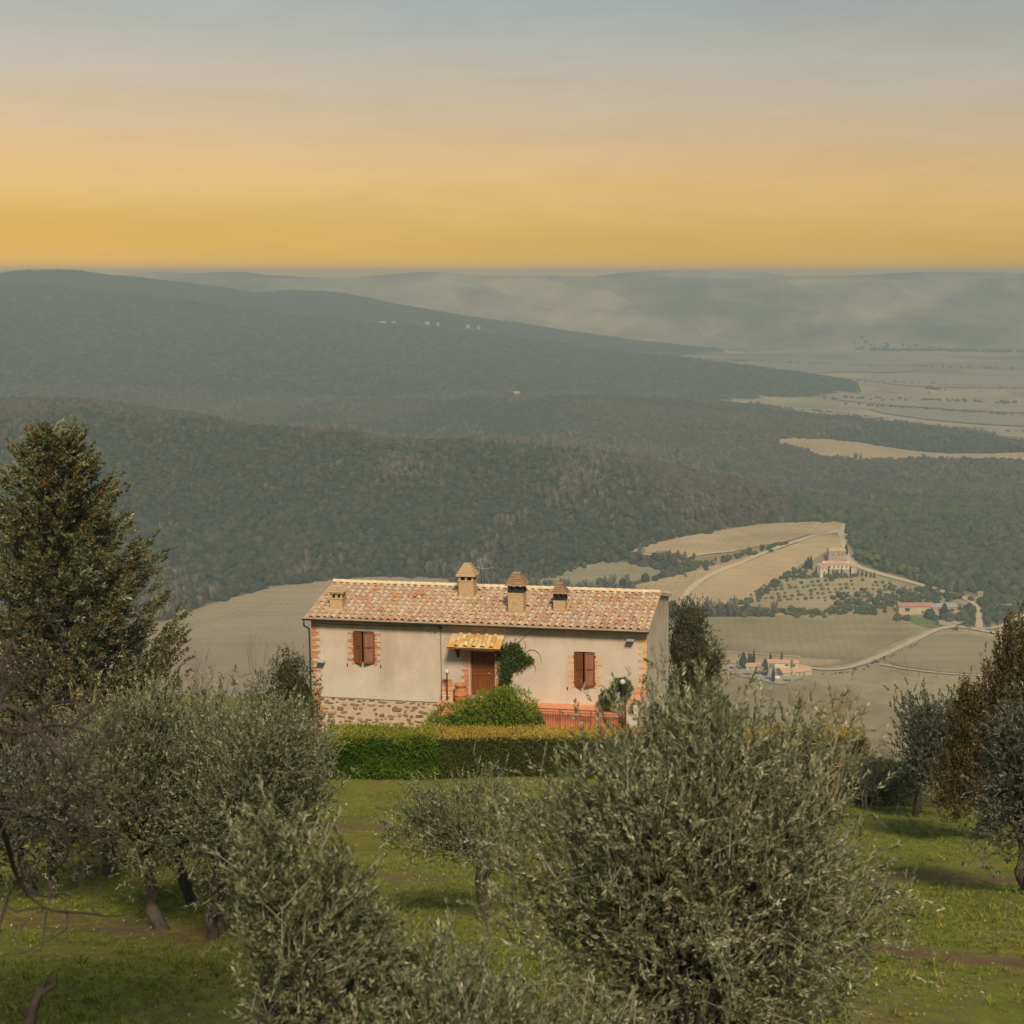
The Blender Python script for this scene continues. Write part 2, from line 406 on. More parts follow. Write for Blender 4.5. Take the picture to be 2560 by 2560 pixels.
# ------------------------------------------------------------------ the land
FIELDS = {}   # outline in photo pixels, later world outline
fieldpx = [
 ('umber',  [(150, 1640), (395, 1562), (520, 1512), (640, 1477), (800, 1453), (960, 1442), (1085, 1444), (1160, 1462), (1330, 1480), (1330, 1560), (1000, 1640), (600, 1700), (150, 1740)]),
 ('green', [(1312, 1462), (1400, 1432), (1500, 1406), (1560, 1405), (1650, 1424), (1652, 1436), (1560, 1462), (1440, 1480)]),
 ('tan',  [(1560, 1381), (1640, 1358), (1750, 1336), (1880, 1316), (2000, 1306), (2100, 1304), (2112, 1316), (2085, 1330), (1990, 1352), (1880, 1370), (1790, 1384), (1720, 1392), (1640, 1384)]),
 ('tan',  [(1560, 1470), (1655, 1448), (1690, 1440), (1790, 1412), (1905, 1380), (1800, 1425), (1735, 1460), (1705, 1490), (1695, 1515), (1640, 1512)]),
 ('straw', [(1722, 1530), (1712, 1500), (1745, 1462), (1808, 1428), (1905, 1390), (2000, 1360), (2085, 1338), (2104, 1345), (2106, 1372), (2060, 1384), (2035, 1402), (2008, 1408), (1978, 1432), (1940, 1455), (1896, 1484), (1850, 1512), (1815, 1526)]),
 ('olive', [(1700, 1546), (1900, 1540), (2100, 1537), (2200, 1540), (2262, 1556), (2308, 1575), (2272, 1592), (2200, 1622), (2140, 1656), (2050, 1668), (1940, 1668), (1850, 1656), (1740, 1668), (1690, 1690), (1690, 1570)]),
 ('tan',  [(1690, 1640), (1800, 1632), (1900, 1640), (2040, 1648), (2120, 1652), (2050, 1664), (1950, 1664), (1850, 1655), (1740, 1668), (1690, 1690)]),
 ('rows', [(2200, 1648), (2260, 1622), (2330, 1590), (2400, 1585), (2490, 1597), (2600, 1612), (2600, 1690), (2480, 1688), (2360, 1682), (2250, 1668)]),
 ('tan',  [(1925, 1102), (2010, 1094), (2110, 1102), (2230, 1122), (2330, 1134), (2480, 1136), (2700, 1136), (2700, 1158), (2480, 1154), (2330, 1148), (2200, 1154), (2080, 1148), (2010, 1126)]),
 ('pale', [(1860, 1008), (1960, 1016), (2100, 1030), (2230, 1050), (2120, 1044), (1980, 1034)]),
 ('pale', [(2060, 990), (2250, 988), (2420, 1004), (2700, 1026), (2700, 1040), (2450, 1030), (2250, 1016), (2110, 1004)]),
 ('greenpale', [(2160, 1018), (2330, 1028), (2560, 1046), (2700, 1050), (2700, 1072), (2480, 1064), (2330, 1052), (2210, 1036)]),
 ('pale', [(2290, 1060), (2400, 1066), (2560, 1080), (2700, 1084), (2700, 1096), (2480, 1090), (2370, 1078)]),
 ('greenpale', [(1830, 905), (1960, 900), (2160, 905), (2330, 918), (2250, 934), (2060, 930), (1930, 926)]),
 ('pale', [(2110, 944), (2260, 938), (2420, 944), (2700, 950), (2700, 966), (2480, 972), (2250, 966)]),
 ('grass', [(2262, 1546), (2280, 1538), (2342, 1552), (2352, 1566), (2330, 1572), (2290, 1562)]),
]
def fieldmat(name, cols, rowdir=0, rows=0.0, rowscale=.6):
    m, t, b = material(name); g = geopos(t)
    n = noise_(t, .012, 5, .6, g); c = ramp(t, n, [(.3, cols[0]), (.5, cols[1]), (.72, cols[2])])
    st = noise_(t, 1.0, 4, .6, mapping(t, g, (.004, .05, 1), (0, 0, rowdir)))
    c = mix(t, 1, c, ramp(t, st, [(.3, (.84, .84, .84)), (.7, (1.12, 1.1, 1.08))]), 'MULTIPLY')
    if rows:
        w = N(t, 'ShaderNodeTexWave'); w.inputs['Scale'].default_value = rowscale; w.inputs['Distortion'].default_value = 1.5; w.inputs['Detail'].default_value = 2
        t.links.new(mapping(t, g, (.1, .1, .1), (0, 0, rowdir)), w.inputs['Vector'])
        c = mix(t, rows, c, ramp(t, w.outputs['Fac'], [(.3, (.75, .75, .72)), (.7, (1.1, 1.08, 1.05))]), 'MULTIPLY')
    f = noise_(t, .35, 4, .7, g); c = mix(t, 1, c, ramp(t, f, [(.3, (.9, .9, .9)), (.7, (1.1, 1.1, 1.1))]), 'MULTIPLY')
    t.links.new(c, b.inputs['Base Color']); b.inputs['Roughness'].default_value = .95; b.inputs['Specular IOR Level'].default_value = .1
    bump(t, b, f, .5, .4)
    return m
FM = {
 'tan':   fieldmat('field_tan', [(.33, .235, .13), (.38, .275, .155), (.44, .32, .185)], .35, .25, .5),
 'umber': fieldmat('field_umber', [(.24, .19, .12), (.275, .215, .135), (.31, .245, .155)], .35, .25, .5),
 'straw': fieldmat('field_straw', [(.36, .26, .14), (.42, .305, .165), (.46, .34, .18)], .6),
 'green': fieldmat('field_green', [(.19, .175, .10), (.235, .205, .125), (.28, .235, .15)], .2),
 'olive': fieldmat('field_olive', [(.19, .165, .08), (.25, .205, .11), (.34, .265, .15)], .1, .2, .4),
 'rows':  fieldmat('field_rows', [(.23, .19, .11), (.28, .225, .13), (.31, .25, .15)], .9, .8, 1.1),
 'pale':  fieldmat('field_pale', [(.27, .22, .14), (.31, .25, .16), (.35, .29, .185)], .1),
 'greenpale': fieldmat('field_greenpale', [(.22, .205, .13), (.26, .235, .15), (.30, .265, .17)], .1),
 'grass': fieldmat('field_grass', [(.10, .14, .045), (.12, .16, .05), (.15, .18, .06)], .1),
}
FW = []
for i, (kind, poly) in enumerate(fieldpx):
    far = poly[0][1] < 1200
    o, P = drape('field', poly, FM[kind], step=(60 if far else 16), off=(2.2 if poly[0][1] < 1060 else 1.2) if far else .45+.06*(i % 5), kind='structure')
    FW.append((kind, P))

road_m = plain('dirt_road', (.44, .35, .24), .95, .15, .4, 0, .1)
track_m = plain('field_track', (.47, .37, .235), .95, .15, .4, 0, .1)
ROADS = []
for pts, w, m_ in [
  ([(1990, 1664), (2060, 1678), (2120, 1672), (2180, 1652), (2240, 1625), (2290, 1600), (2330, 1580), (2365, 1569), (2405, 1568), (2450, 1577), (2500, 1586), (2600, 1602)], 6.5, road_m),
  ([(2447, 1573), (2449, 1545), (2444, 1522), (2430, 1506), (2405, 1494), (2370, 1484), (2310, 1466), (2250, 1449), (2190, 1434), (2150, 1421), (2122, 1404), (2112, 1380), (2106, 1352), (2101, 1332), (2112, 1312)], 6.5, road_m),
  ([(1700, 1524), (1706, 1498), (1735, 1462), (1795, 1428), (1880, 1396), (1960, 1366), (2030, 1346), (2098, 1326)], 6.0, track_m),
  ([(1845, 1522), (1880, 1500), (1930, 1466), (1966, 1440)], 3.6, track_m),
  ([(1560, 1382), (1640, 1389), (1710, 1396), (1770, 1384), (1840, 1378)], 4.0, track_m),
  ([(2200, 1662), (2260, 1674), (2360, 1686), (2480, 1692), (2620, 1694)], 4.0, track_m),
  ([(1690, 1640), (1800, 1630), (1900, 1637), (2000, 1644)], 3.0, track_m),
  ([(2452, 1574), (2490, 1572), (2530, 1556), (2560, 1540)], 4.5, road_m)]:
    o, P = strip('road', pts, w, m_, off=.95, kind='structure'); ROADS.append((P, w))
yard_m = plain('gravel_yard', (.34, .28, .20), .95, .12, .3, 0, .1)
for pl in ([(1808, 1668), (1850, 1655), (1900, 1660), (1935, 1664), (1990, 1668), (2020, 1690), (1960, 1714), (1925, 1708), (1880, 1696), (1838, 1692)],
           [(2275, 1530), (2330, 1528), (2390, 1524), (2418, 1510), (2430, 1530), (2424, 1552), (2380, 1568), (2345, 1562), (2340, 1548)],
           [(2470, 1512), (2560, 1508), (2580, 1540), (2490, 1545)]):
    drape('yard', pl, yard_m, 10, .65, kind='structure')

# soil bands in the near grass
SOIL = [(np.array([hit(*p) for p in l]), w, a) for l, w, a in [
  ([(2130, 2205), (2280, 2192), (2420, 2200), (2700, 2192)], .55, .9),
  ([(2090, 2370), (2200, 2372), (2330, 2388), (2450, 2400), (2700, 2430)], .42, 1.0),
  ([(780, 2062), (900, 2068), (1020, 2072), (1140, 2070)], .9, .8),
  ([(800, 2185), (950, 2190), (1060, 2200)], .6, .75),
  ([(0, 2290), (160, 2310), (300, 2320), (420, 2330), (560, 2345)], .7, .75),
  ([(60, 2085), (200, 2090), (330, 2085)], .8, .7),
  ([(1500, 2290), (1700, 2300), (1900, 2330), (2090, 2370)], .5, .8),
  ([(300, 2560), (500, 2500), (640, 2480)], .3, .4)]]
def soil_mask(x, y):
    s = np.zeros(np.shape(x))
    for P, w, a_ in SOIL:
        dd = np.full(np.shape(x), 1e9)
        for a, b in zip(P[:-1], P[1:]):
            dx, dy = b[0]-a[0], b[1]-a[1]; t = np.clip(((x-a[0])*dx+(y-a[1])*dy)/(dx*dx+dy*dy), 0, 1)
            dd = np.minimum(dd, np.hypot(x-a[0]-t*dx, (y-a[1]-t*dy)))
        s = np.maximum(s, a_*np.clip(1.6-dd/(w*1.5), 0, 1))
    return s

def forest_mask(x, y):
    r = relief(x, np.maximum(y, 500))
    up = (r-FLOOR) > 7+6*fbm(x/90, y/90, 77, 3)
    dk = np.hypot((x-KNOLL[0])/95, (y-KNOLL[1]-15)/85) < 1.7
    m = up & ~dk & (y > 1330) & (y < 6750) & ((y < 3300) | (x < y*np.interp(y, [3300, 4300, 5000, 7000], [.22, .22, .21, .19])))
    for P in FOREST_FLAT: m |= inpoly(x, y, P)
    m |= (y > 2000) & (y < 5300) & (x < y*np.interp(y, [2000, 3000, 4300, 6900], [.19, .165, .125, .05]))
    for k, P in FW: m &= ~inpoly(x, y, P)
    for P, w in ROADS:
        for a, b in zip(P[:-1:3], np.vstack([P[3::3], P[-1:]])):
            dx, dy = b[0]-a[0], b[1]-a[1]; t = np.clip(((x-a[0])*dx+(y-a[1])*dy)/(dx*dx+dy*dy+1e-9), 0, 1)
            m &= np.hypot(x-a[0]-t*dx, y-a[1]-t*dy) > w*.5+3
    return m
FOREST_FLAT = [hits(l)[:, :2] for l in [
  [(1690, 1060), (1800, 1048), (1950, 1064), (2150, 1072), (2330, 1086), (2700, 1106), (2700, 1134), (2480, 1132), (2330, 1130), (2230, 1118), (2110, 1098), (2010, 1090), (1925, 1098), (1850, 1110), (1700, 1110)],
  [(1850, 1110), (2010, 1128), (2080, 1152), (2200, 1158), (2330, 1154), (2700, 1164), (2700, 1270), (2300, 1282), (2130, 1300), (1950, 1260), (1800, 1200)],
  [(2130, 1300), (2300, 1282), (2700, 1270), (2700, 1478), (2480, 1478), (2380, 1478), (2290, 1452), (2200, 1424), (2140, 1400), (2120, 1350), (2118, 1310)],
  [(330, 1560), (330, 1440), (1320, 1400), (1560, 1360), (1900, 1300), (2110, 1292), (2110, 1300), (1880, 1312), (1750, 1332), (1560, 1376), (1460, 1402), (1312, 1456), (1180, 1456), (1085, 1438), (960, 1437), (800, 1448), (640, 1471), (520, 1506), (395, 1556)],
]]

# one ground sheet out past the far hills
half = RAD(27)
th = np.concatenate([np.linspace(-half, half, 330), np.linspace(half, 2*math.pi-half, 60)[1:-1]])
rr = np.concatenate([[0.0], np.geomspace(3.0, 140, 240), np.geomspace(140, 3500, 250)[1:], np.geomspace(3500, 9100, 120)[1:]])
TH, RR = np.meshgrid(th, rr)
X = RR*np.sin(TH); Y = RR*np.cos(TH)
Z = np.empty_like(X)
for i in range(0, X.shape[0], 60): Z[i:i+60] = H(X[i:i+60], Y[i:i+60])
nr, ntn = X.shape
ii, jj = np.meshgrid(np.arange(nr-1), np.arange(ntn), indexing='ij'); j2 = (jj+1) % ntn
Q = np.stack([ii*ntn+jj, ii*ntn+j2, (ii+1)*ntn+j2, (ii+1)*ntn+jj], -1).reshape(-1, 4)[:, ::-1]
me = arrays_mesh('ground', np.stack([X, Y, Z], -1).reshape(-1, 3), quads=Q, smooth=True)
xf, yf = X.ravel(), Y.ravel()
infov = np.abs(np.arctan2(xf, yf)) < RAD(30)
fo = np.zeros(len(xf), np.float32); sel = (yf > 1200) & infov; fo[sel] = forest_mask(xf[sel], yf[sel])
fo[(yf > 1200) & ~infov] = 1
near = (yf > 5) & (yf < 130); soil = np.zeros(len(xf), np.float32); soil[near] = soil_mask(xf[near], yf[near])
for nm, arr in (('forest', fo), ('soil', soil)):
    a = me.attributes.new(nm, 'FLOAT', 'POINT'); a.data.foreach_set('value', arr.astype(np.float32))
gm, t, b = material('ground_cover'); g = geopos(t)
sx = N(t, 'ShaderNodeSeparateXYZ'); t.links.new(g, sx.inputs[0])
# near turf: greens, dry straw patches, earth showing through
n1 = noise_(t, .30, 6, .65, g); n2 = noise_(t, 3.0, 6, .7, g); n3 = noise_(t, 22, 5, .75, g)
turf = ramp(t, n1, [(.30, (.095, .125, .014)), (.44, (.16, .20, .018)), (.58, (.215, .225, .03)), (.72, (.25, .21, .06))])
turf = mix(t, ramp(t, n2, [(.40, (0, 0, 0)), (.66, (.9, .9, .9))]), turf, (.15, .112, .055))
turf = mix(t, 1, turf, ramp(t, n3, [(.25, (.55, .55, .5)), (.5, (1, 1, 1)), (.75, (1.5, 1.45, 1.3))]), 'MULTIPLY')
earth = ramp(t, noise_(t, 1.6, 6, .7, g), [(.3, (.12, .075, .042)), (.55, (.175, .11, .062)), (.75, (.24, .165, .095))])
earth = mix(t, 1, earth, ramp(t, n3, [(.25, (.6, .6, .6)), (.75, (1.4, 1.35, 1.3))]), 'MULTIPLY')
sm = N(t, 'ShaderNodeMath', operation='MULTIPLY_ADD'); sm.inputs[1].default_value = 2.6; sm.inputs[2].default_value = -1.55
t.links.new(n2, sm.inputs[0]); s2 = N(t, 'ShaderNodeMath', operation='ADD'); t.links.new(sm.outputs[0], s2.inputs[0]); t.links.new(attr(t, 'soil'), s2.inputs[1])
nearc = mix(t, mrange(t, s2.outputs[0], .05, .75), turf, earth)
nearc = mix(t, ramp(t, noise_(t, .55, 6, .72, g, .3), [(.53, (0, 0, 0)), (.70, (.8, .8, .8))]), nearc, earth)
# far: fields of the valley and plain, dark wood floor
vor = N(t, 'ShaderNodeTexVoronoi'); vor.inputs['Scale'].default_value = 1.0; t.links.new(mapping(t, g, (.0032, .0042, 0), (0, 0, .5)), vor.inputs['Vector'])
patch = ramp(t, N(t, 'ShaderNodeSeparateColor').outputs[0], [(0, (.27, .215, .12)), (.25, (.32, .255, .145)), (.5, (.37, .29, .165)), (.75, (.29, .235, .135)), (1, (.40, .315, .185))], 'CONSTANT')
t.links.new(vor.outputs['Color'], [n for n in t.nodes if n.bl_idname == 'ShaderNodeSeparateColor'][0].inputs[0])
fieldc = mix(t, 1, patch, ramp(t, noise_(t, .006, 5, .6, g), [(.3, (.7, .72, .72)), (.7, (1.2, 1.18, 1.12))]), 'MULTIPLY')
fieldc = mix(t, 1, fieldc, ramp(t, noise_(t, .08, 5, .7, g), [(.3, (.8, .8, .8)), (.7, (1.2, 1.2, 1.2))]), 'MULTIPLY')
# scattered dark woods on the farther plain
woods = ramp(t, noise_(t, 1.0, 6, .62, mapping(t, g, (.0011, .0016, 0))), [(.46, (0, 0, 0)), (.60, (.8, .8, .8))])
farplain = mrange(t, sx.outputs['Y'], 5200, 6500)
wf = N(t, 'ShaderNodeMath', operation='MULTIPLY'); t.links.new(woods, wf.inputs[0]); t.links.new(farplain, wf.inputs[1])
wood = ramp(t, noise_(t, .045, 6, .75, g), [(.25, (.022, .028, .018)), (.5, (.045, .05, .03)), (.75, (.085, .075, .05))])
wood = mix(t, 1, wood, ramp(t, noise_(t, .004, 4, .6, g), [(.3, (.7, .75, .7)), (.7, (1.35, 1.2, 1.1))]), 'MULTIPLY')
fieldc = mix(t, wf.outputs[0], fieldc, wood)
farc = mix(t, attr(t, 'forest'), fieldc, wood)
hill = ramp(t, noise_(t, .05, 5, .7, g), [(.3, (.06, .07, .03)), (.7, (.14, .13, .06))])
c = mix(t, mrange(t, sx.outputs['Y'], 90, 120), nearc, hill)
c = mix(t, mrange(t, sx.outputs['Z'], -318, -330), c, farc)
c2 = mix(t, mrange(t, sx.outputs['Y'], 1150, 1250), c, farc)
t.links.new(c2, b.inputs['Base Color']); b.inputs['Roughness'].default_value = .95; b.inputs['Specular IOR Level'].default_value = .1
hb = N(t, 'ShaderNodeMath', operation='MULTIPLY'); t.links.new(noise_(t, .05, 5, .8, g), hb.inputs[0]); t.links.new(attr(t, 'forest'), hb.inputs[1])
bp = N(t, 'ShaderNodeBump'); bp.inputs['Strength'].default_value = 1; bp.inputs['Distance'].default_value = 9; t.links.new(hb.outputs[0], bp.inputs['Height'])
bp2 = N(t, 'ShaderNodeBump'); bp2.inputs['Strength'].default_value = .8; bp2.inputs['Distance'].default_value = .05; t.links.new(n3, bp2.inputs['Height']); t.links.new(bp.outputs[0], bp2.inputs['Normal'])
t.links.new(bp2.outputs[0], b.inputs['Normal'])
ground = link('ground', me, gm, kind='structure')

# the hazy air
hz, t, b = material('haze_air'); t.nodes.remove(b)
pv = N(t, 'ShaderNodeVolumePrincipled'); pv.inputs['Color'].default_value = (.50, .605, .62, 1); pv.inputs['Density'].default_value = 2.0e-4
pv.inputs['Density Attribute'].default_value = ''; pv.inputs['Color Attribute'].default_value = ''; pv.inputs['Temperature Attribute'].default_value = ''; pv.inputs['Anisotropy'].default_value = 0.0
t.links.new(pv.outputs[0], t.nodes['Material Output'].inputs['Volume'])
try: hz.cycles.homogeneous_volume = True
except Exception: pass
zmax = max(float(Z.max())+3.0, 17.0); zmin = float(Z.min())-1.2
MB().box((-9300, -9300, zmin), (9300, 9300, zmax)).build('haze', hz, None, kind='stuff')

# ---- woods on the hills
rng = np.random.default_rng(5)
def blob(seed, r=1., squash=1., n=2, amp=.35):
    bm = bmesh.new(); bmesh.ops.create_icosphere(bm, subdivisions=n, radius=1); rg = np.random.default_rng(seed)
    off = rg.uniform(-50, 50, 3)
    from mathutils import noise as mn
    for v in bm.verts:
        p = v.co*2.2+Vector(off); k = 1+amp*mn.noise(p)+amp*.7*mn.noise(p*2.3)
        v.co = Vector((v.co.x*k, v.co.y*k, max(v.co.z, -.55)*k*squash+.55*squash))*r
    m = bpy.data.meshes.new('wood_crown'); bm.to_mesh(m); bm.free(); return m
def twigs(seed, n=46):
    rg = np.random.default_rng(seed); V = []; F = []
    for i in range(n):
        a = rg.uniform(0, 2*math.pi); s = rg.uniform(.15, 1); z0 = rg.uniform(.1, .9); l = rg.uniform(.5, 1.15)
        p = np.array([math.cos(a)*s*.25, math.sin(a)*s*.25, z0]); d = np.array([math.cos(a)*s*.55, math.sin(a)*s*.55, l]); q = p+d
        sd = unit(np.array([-d[1], d[0], rg.normal(0, .2)])[None])[0]*rg.uniform(.03, .08)
        k = len(V); V += [p-sd*.4, p+sd*.4, q+sd*1.6, q-sd*1.6]; F.append((k, k+1, k+2, k+3))
    m = arrays_mesh('bare_crown', np.array(V), quads=np.array(F)); return m
def foliage_rand(name, stops, rough=.9):
    m, t, b = material(name); oi = N(t, 'ShaderNodeObjectInfo').outputs['Random']
    c = ramp(t, oi, stops); n = noise_(t, 1.9, 4, .8)
    c = mix(t, 1, c, ramp(t, n, [(.3, (.72, .72, .72)), (.7, (1.22, 1.22, 1.2))]), 'MULTIPLY')
    t.links.new(c, b.inputs['Base Color']); b.inputs['Roughness'].default_value = rough; b.inputs['Specular IOR Level'].default_value = .1
    return m
evergreen = foliage_rand('wood_evergreen', [(0, (.024, .034, .022)), (.5, (.038, .047, .028)), (.8, (.055, .056, .034)), (1, (.08, .072, .045))])
evergreen2 = foliage_rand('wood_near_evergreen', [(0, (.035, .05, .02)), (.5, (.055, .07, .026)), (.8, (.075, .08, .032)), (1, (.095, .085, .045))])
baretw = foliage_rand('wood_bare', [(0, (.12, .108, .085)), (.5, (.16, .142, .11)), (1, (.22, .19, .145))])
protoE = [blob(i, 1, .95) for i in range(4)]; protoB = [twigs(i) for i in range(3)]
for p in protoE: p.materials.append(evergreen)
for p in protoB: p.materials.append(baretw)
protoN = [p.copy() for p in protoE]
for p in protoN: p.materials.clear(); p.materials.append(evergreen2)
decid = foliage_rand('wood_deciduous', [(0, (.052, .044, .032)), (.5, (.07, .06, .042)), (1, (.095, .08, .054))]); protoD = [p.copy() for p in protoE]
for p in protoD: p.materials.clear(); p.materials.append(decid)
def sample(n, r0, r1, hw):
    a = rng.uniform(-hw, hw, n); r = np.sqrt(rng.uniform(r0*r0, r1*r1, n)); return r*np.sin(a), r*np.cos(a)
x, y = sample(150000, 1330, 3700, RAD(21)); k = forest_mask(x, y); x, y = x[k], y[k]
z = H(x, y); hh = relief(x, y)-FLOOR
nb = fbm(x/70, y/110, 91, 3); bare = ((hh < 24) & (nb+rng.normal(0, .2, len(x)) > -.05) & (x < 330)) | (nb+rng.normal(0, .16, len(x)) > .52); bare &= ~((x > 300) & (y < 2000))
idx = np.where(bare, 4+rng.integers(0, 3, len(x)), rng.integers(0, 4, len(x)))
patchn = fbm(x/260, y/360, 55, 4)+rng.normal(0, .09, len(x)); idx = np.where(~bare & (patchn > .10), 11+rng.integers(0, 4, len(x)), idx)
nearhill = (y < 2060) & (x > 320) & ~bare
idx = np.where(nearhill, 7+rng.integers(0, 4, len(x)), idx)
s = np.where(bare, rng.uniform(3.6, 6.5, len(x)), rng.uniform(1.6, 4.4, len(x))*(1.15+.55*fbm(x/120, y/160, 57, 3)))
sc3 = np.stack([s, s, s*np.where(bare, rng.uniform(.9, 1.4, len(x)), rng.uniform(.8, 1.2, len(x)))], -1)
scatter('forest', np.stack([x, y, z-.3], -1), sc3, rng.uniform(0, 6.28, len(x)), protoE+protoB+protoN+protoD, idx=idx, kind='stuff', label='dark mixed woodland covering the low hills behind the house', category='forest')
x, y = sample(36000, 3700, 6500, RAD(20)); k = forest_mask(x, y); x, y = x[k], y[k]; z = H(x, y)
s = rng.uniform(5, 9, len(x))*np.where(y > 5500, .6, 1)
scatter('forest', np.stack([x, y, z-3], -1), np.stack([s, s, s*.8], -1), rng.uniform(0, 6.28, len(x)), protoE, kind='stuff', label='far blue-grey woods on the long mountain flank', category='forest')

# hedgerows and copses along the fields
HR = [([(1560, 1368), (1700, 1336), (1880, 1306), (2105, 1296)], 90, 10, 2.6), ([(1312, 1452), (1420, 1420), (1500, 1396), (1560, 1374)], 60, 12, 3),
      ([(1655, 1440), (1760, 1412), (1860, 1386), (1960, 1364)], 90, 7, 2.2), ([(1640, 1390), (1720, 1400), (1745, 1412), (1690, 1430)], 70, 14, 2.6),
      ([(1690, 1530), (1800, 1532), (1900, 1534), (2000, 1534), (2100, 1530), (2200, 1526)], 190, 9, 2.6), ([(2100, 1512), (2180, 1508), (2250, 1500), (2320, 1494), (2390, 1492)], 170, 18, 3.0),
      ([(1850, 1514), (1900, 1484), (1950, 1452), (1980, 1432), (2020, 1424)], 110, 6, 2.2), ([(1985, 1436), (2060, 1442), (2130, 1440)], 70, 6, 2.0),
      ([(2060, 1690), (2150, 1674), (2230, 1640), (2300, 1606)], 40, 4, 1.2), ([(2385, 1574), (2405, 1560), (2424, 1572), (2432, 1548), (2428, 1524)], 60, 2, 1.1),
      ([(2350, 1548), (2340, 1564), (2356, 1568)], 16, 2, 1.2), ([(2470, 1550), (2510, 1535), (2480, 1530)], 40, 10, 2.2), ([(2480, 1490), (2560, 1488)], 30, 10, 2.6),
      ([(1880, 1016), (2100, 1036), (2300, 1062), (2560, 1082)], 60, 10, 3.5), ([(1700, 895), (1900, 905), (2150, 915), (2560, 922)], 150, 20, 4), ([(2110, 1010), (2330, 1024), (2700, 1050)], 70, 12, 3), ([(2320, 972), (2350, 976)], 14, 14, 6),
      ([(1940, 1096), (2100, 1098), (2300, 1126)], 80, 10, 3.4), ([(1980, 1122), (2060, 1150), (2200, 1158), (2400, 1152), (2700, 1160)], 170, 16, 4), ([(1900, 940), (2200, 955), (2560, 972)], 70, 20, 3.5), ([(2150, 870), (2560, 880)], 200, 60, 8), ([(1950, 985), (2560, 1010)], 60, 40, 5)]
px_, sz_ = [], []
for l, n, spread, size in HR:
    P = hits(l); seg = np.linalg.norm(np.diff(P[:, :2], axis=0), axis=1); cum = np.concatenate([[0], np.cumsum(seg)])
    u = rng.uniform(0, cum[-1], n); xx = np.interp(u, cum, P[:, 0])+rng.normal(0, spread*.5, n); yy = np.interp(u, cum, P[:, 1])+rng.normal(0, spread*.5, n)
    px_.append(np.stack([xx, yy], 1)); sz_.append(size*rng.uniform(.6, 1.35, n))
P2 = np.concatenate(px_); s = np.concatenate(sz_)
bare2 = rng.random(len(s)) < .22
scatter('hedgerow_bushes', np.column_stack([P2, H(P2[:, 0], P2[:, 1])-.2]), np.stack([s, s, s*.9], -1), rng.uniform(0, 6.28, len(s)), protoN+protoB, idx=np.where(bare2, 4+rng.integers(0, 3, len(s)), rng.integers(0, 4, len(s))), kind='stuff', label='bushy hedgerows and copses between the valley fields', category='bushes')
# olive orchard on the knoll under the villa
orch = foliage_rand('orchard_green', [(0, (.07, .085, .045)), (1, (.13, .135, .075))]); protoO = [blob(40+i, 1, .85) for i in range(3)]
for p in protoO: p.materials.append(orch)
A = hits([(1965, 1442), (2130, 1446), (2240, 1462), (2300, 1484), (2120, 1502), (1990, 1506), (1900, 1502)])[:, :2]
gx, gy = np.meshgrid(np.arange(A[:, 0].min(), A[:, 0].max(), 6.2), np.arange(A[:, 1].min(), A[:, 1].max(), 7.0)); gx = gx.ravel()+rng.normal(0, .7, gx.size); gy = gy.ravel()+rng.normal(0, .7, gy.size)
k = inpoly(gx, gy, A) & (rng.random(gx.size) < .88); gx, gy = gx[k], gy[k]; s = rng.uniform(1.3, 2.3, len(gx))
scatter('olive_orchard', np.column_stack([gx, gy, H(gx, gy)]), s, rng.uniform(0, 6.28, len(gx)), protoO, kind='stuff', label='rows of small olive bushes on the slope below the villa', category='orchard')
orchg = fieldmat('orchard_ground', [(.24, .20, .11), (.29, .235, .13), (.34, .27, .15)], .1)
drape('field', [(1935, 1462), (1985, 1432), (2060, 1436), (2140, 1438), (2240, 1458), (2320, 1482), (2330, 1500), (2200, 1520), (2000, 1522), (1850, 1522)], orchg, 14, .35, kind='structure')
# ------------------------------------------------------------------ the house
HX, HY, HZ, HYAW = -9.472, 73.509, -19.568, 0.22965
HR3 = Matrix(((.974088, .225845, -.012103), (-.225862, .974159, 0.0), (.011788, .002744, .999927)))   # the old house leans a hair
HROT = HR3.to_euler()
HL, HW, HE, HR = 16.0, 7.5, 3.50, 0.82
MH = Matrix.Translation((HX, HY, HZ)) @ HR3.to_4x4()
def hp(u, v, w): return MH @ Vector((u, v, w))
rnd = random.Random(7)
house = thing('farmhouse', 'long low plastered farmhouse with terracotta tiled roof and four chimneys on the terrace', 'house', (HX, HY, HZ), -HYAW)

# materials
m, t, b = material('plaster'); tcn = N(t, 'ShaderNodeTexCoord').outputs['Object']
c = ramp(t, noise_(t, .7, 6, .65, tcn), [(.28, (.49, .40, .315)), (.5, (.565, .465, .37)), (.72, (.63, .53, .42))])
c = mix(t, ramp(t, noise_(t, .45, 6, .7, mapping(t, tcn, (1, 1, .35)), .4), [(.50, (0, 0, 0)), (.70, (.7, .7, .7))]), c, (.43, .335, .24))
zs = N(t, 'ShaderNodeSeparateXYZ'); t.links.new(tcn, zs.inputs[0])
damp = N(t, 'ShaderNodeMath', operation='MULTIPLY'); t.links.new(mrange(t, zs.outputs['Z'], .9, -.5), damp.inputs[0]); t.links.new(mrange(t, noise_(t, 1.1, 6, .7, mapping(t, tcn, (1, 1, .6))), .38, .62), damp.inputs[1])
c = mix(t, damp.outputs[0], c, (.60, .55, .44))       # pale repaired and damp-bleached patches low on the wall
stn = N(t, 'ShaderNodeMath', operation='MULTIPLY'); t.links.new(mrange(t, zs.outputs['Z'], 2.5, 3.6), stn.inputs[0]); t.links.new(mrange(t, noise_(t, 2.2, 5, .7, mapping(t, tcn, (1, 1, .12))), .4, .66), stn.inputs[1])
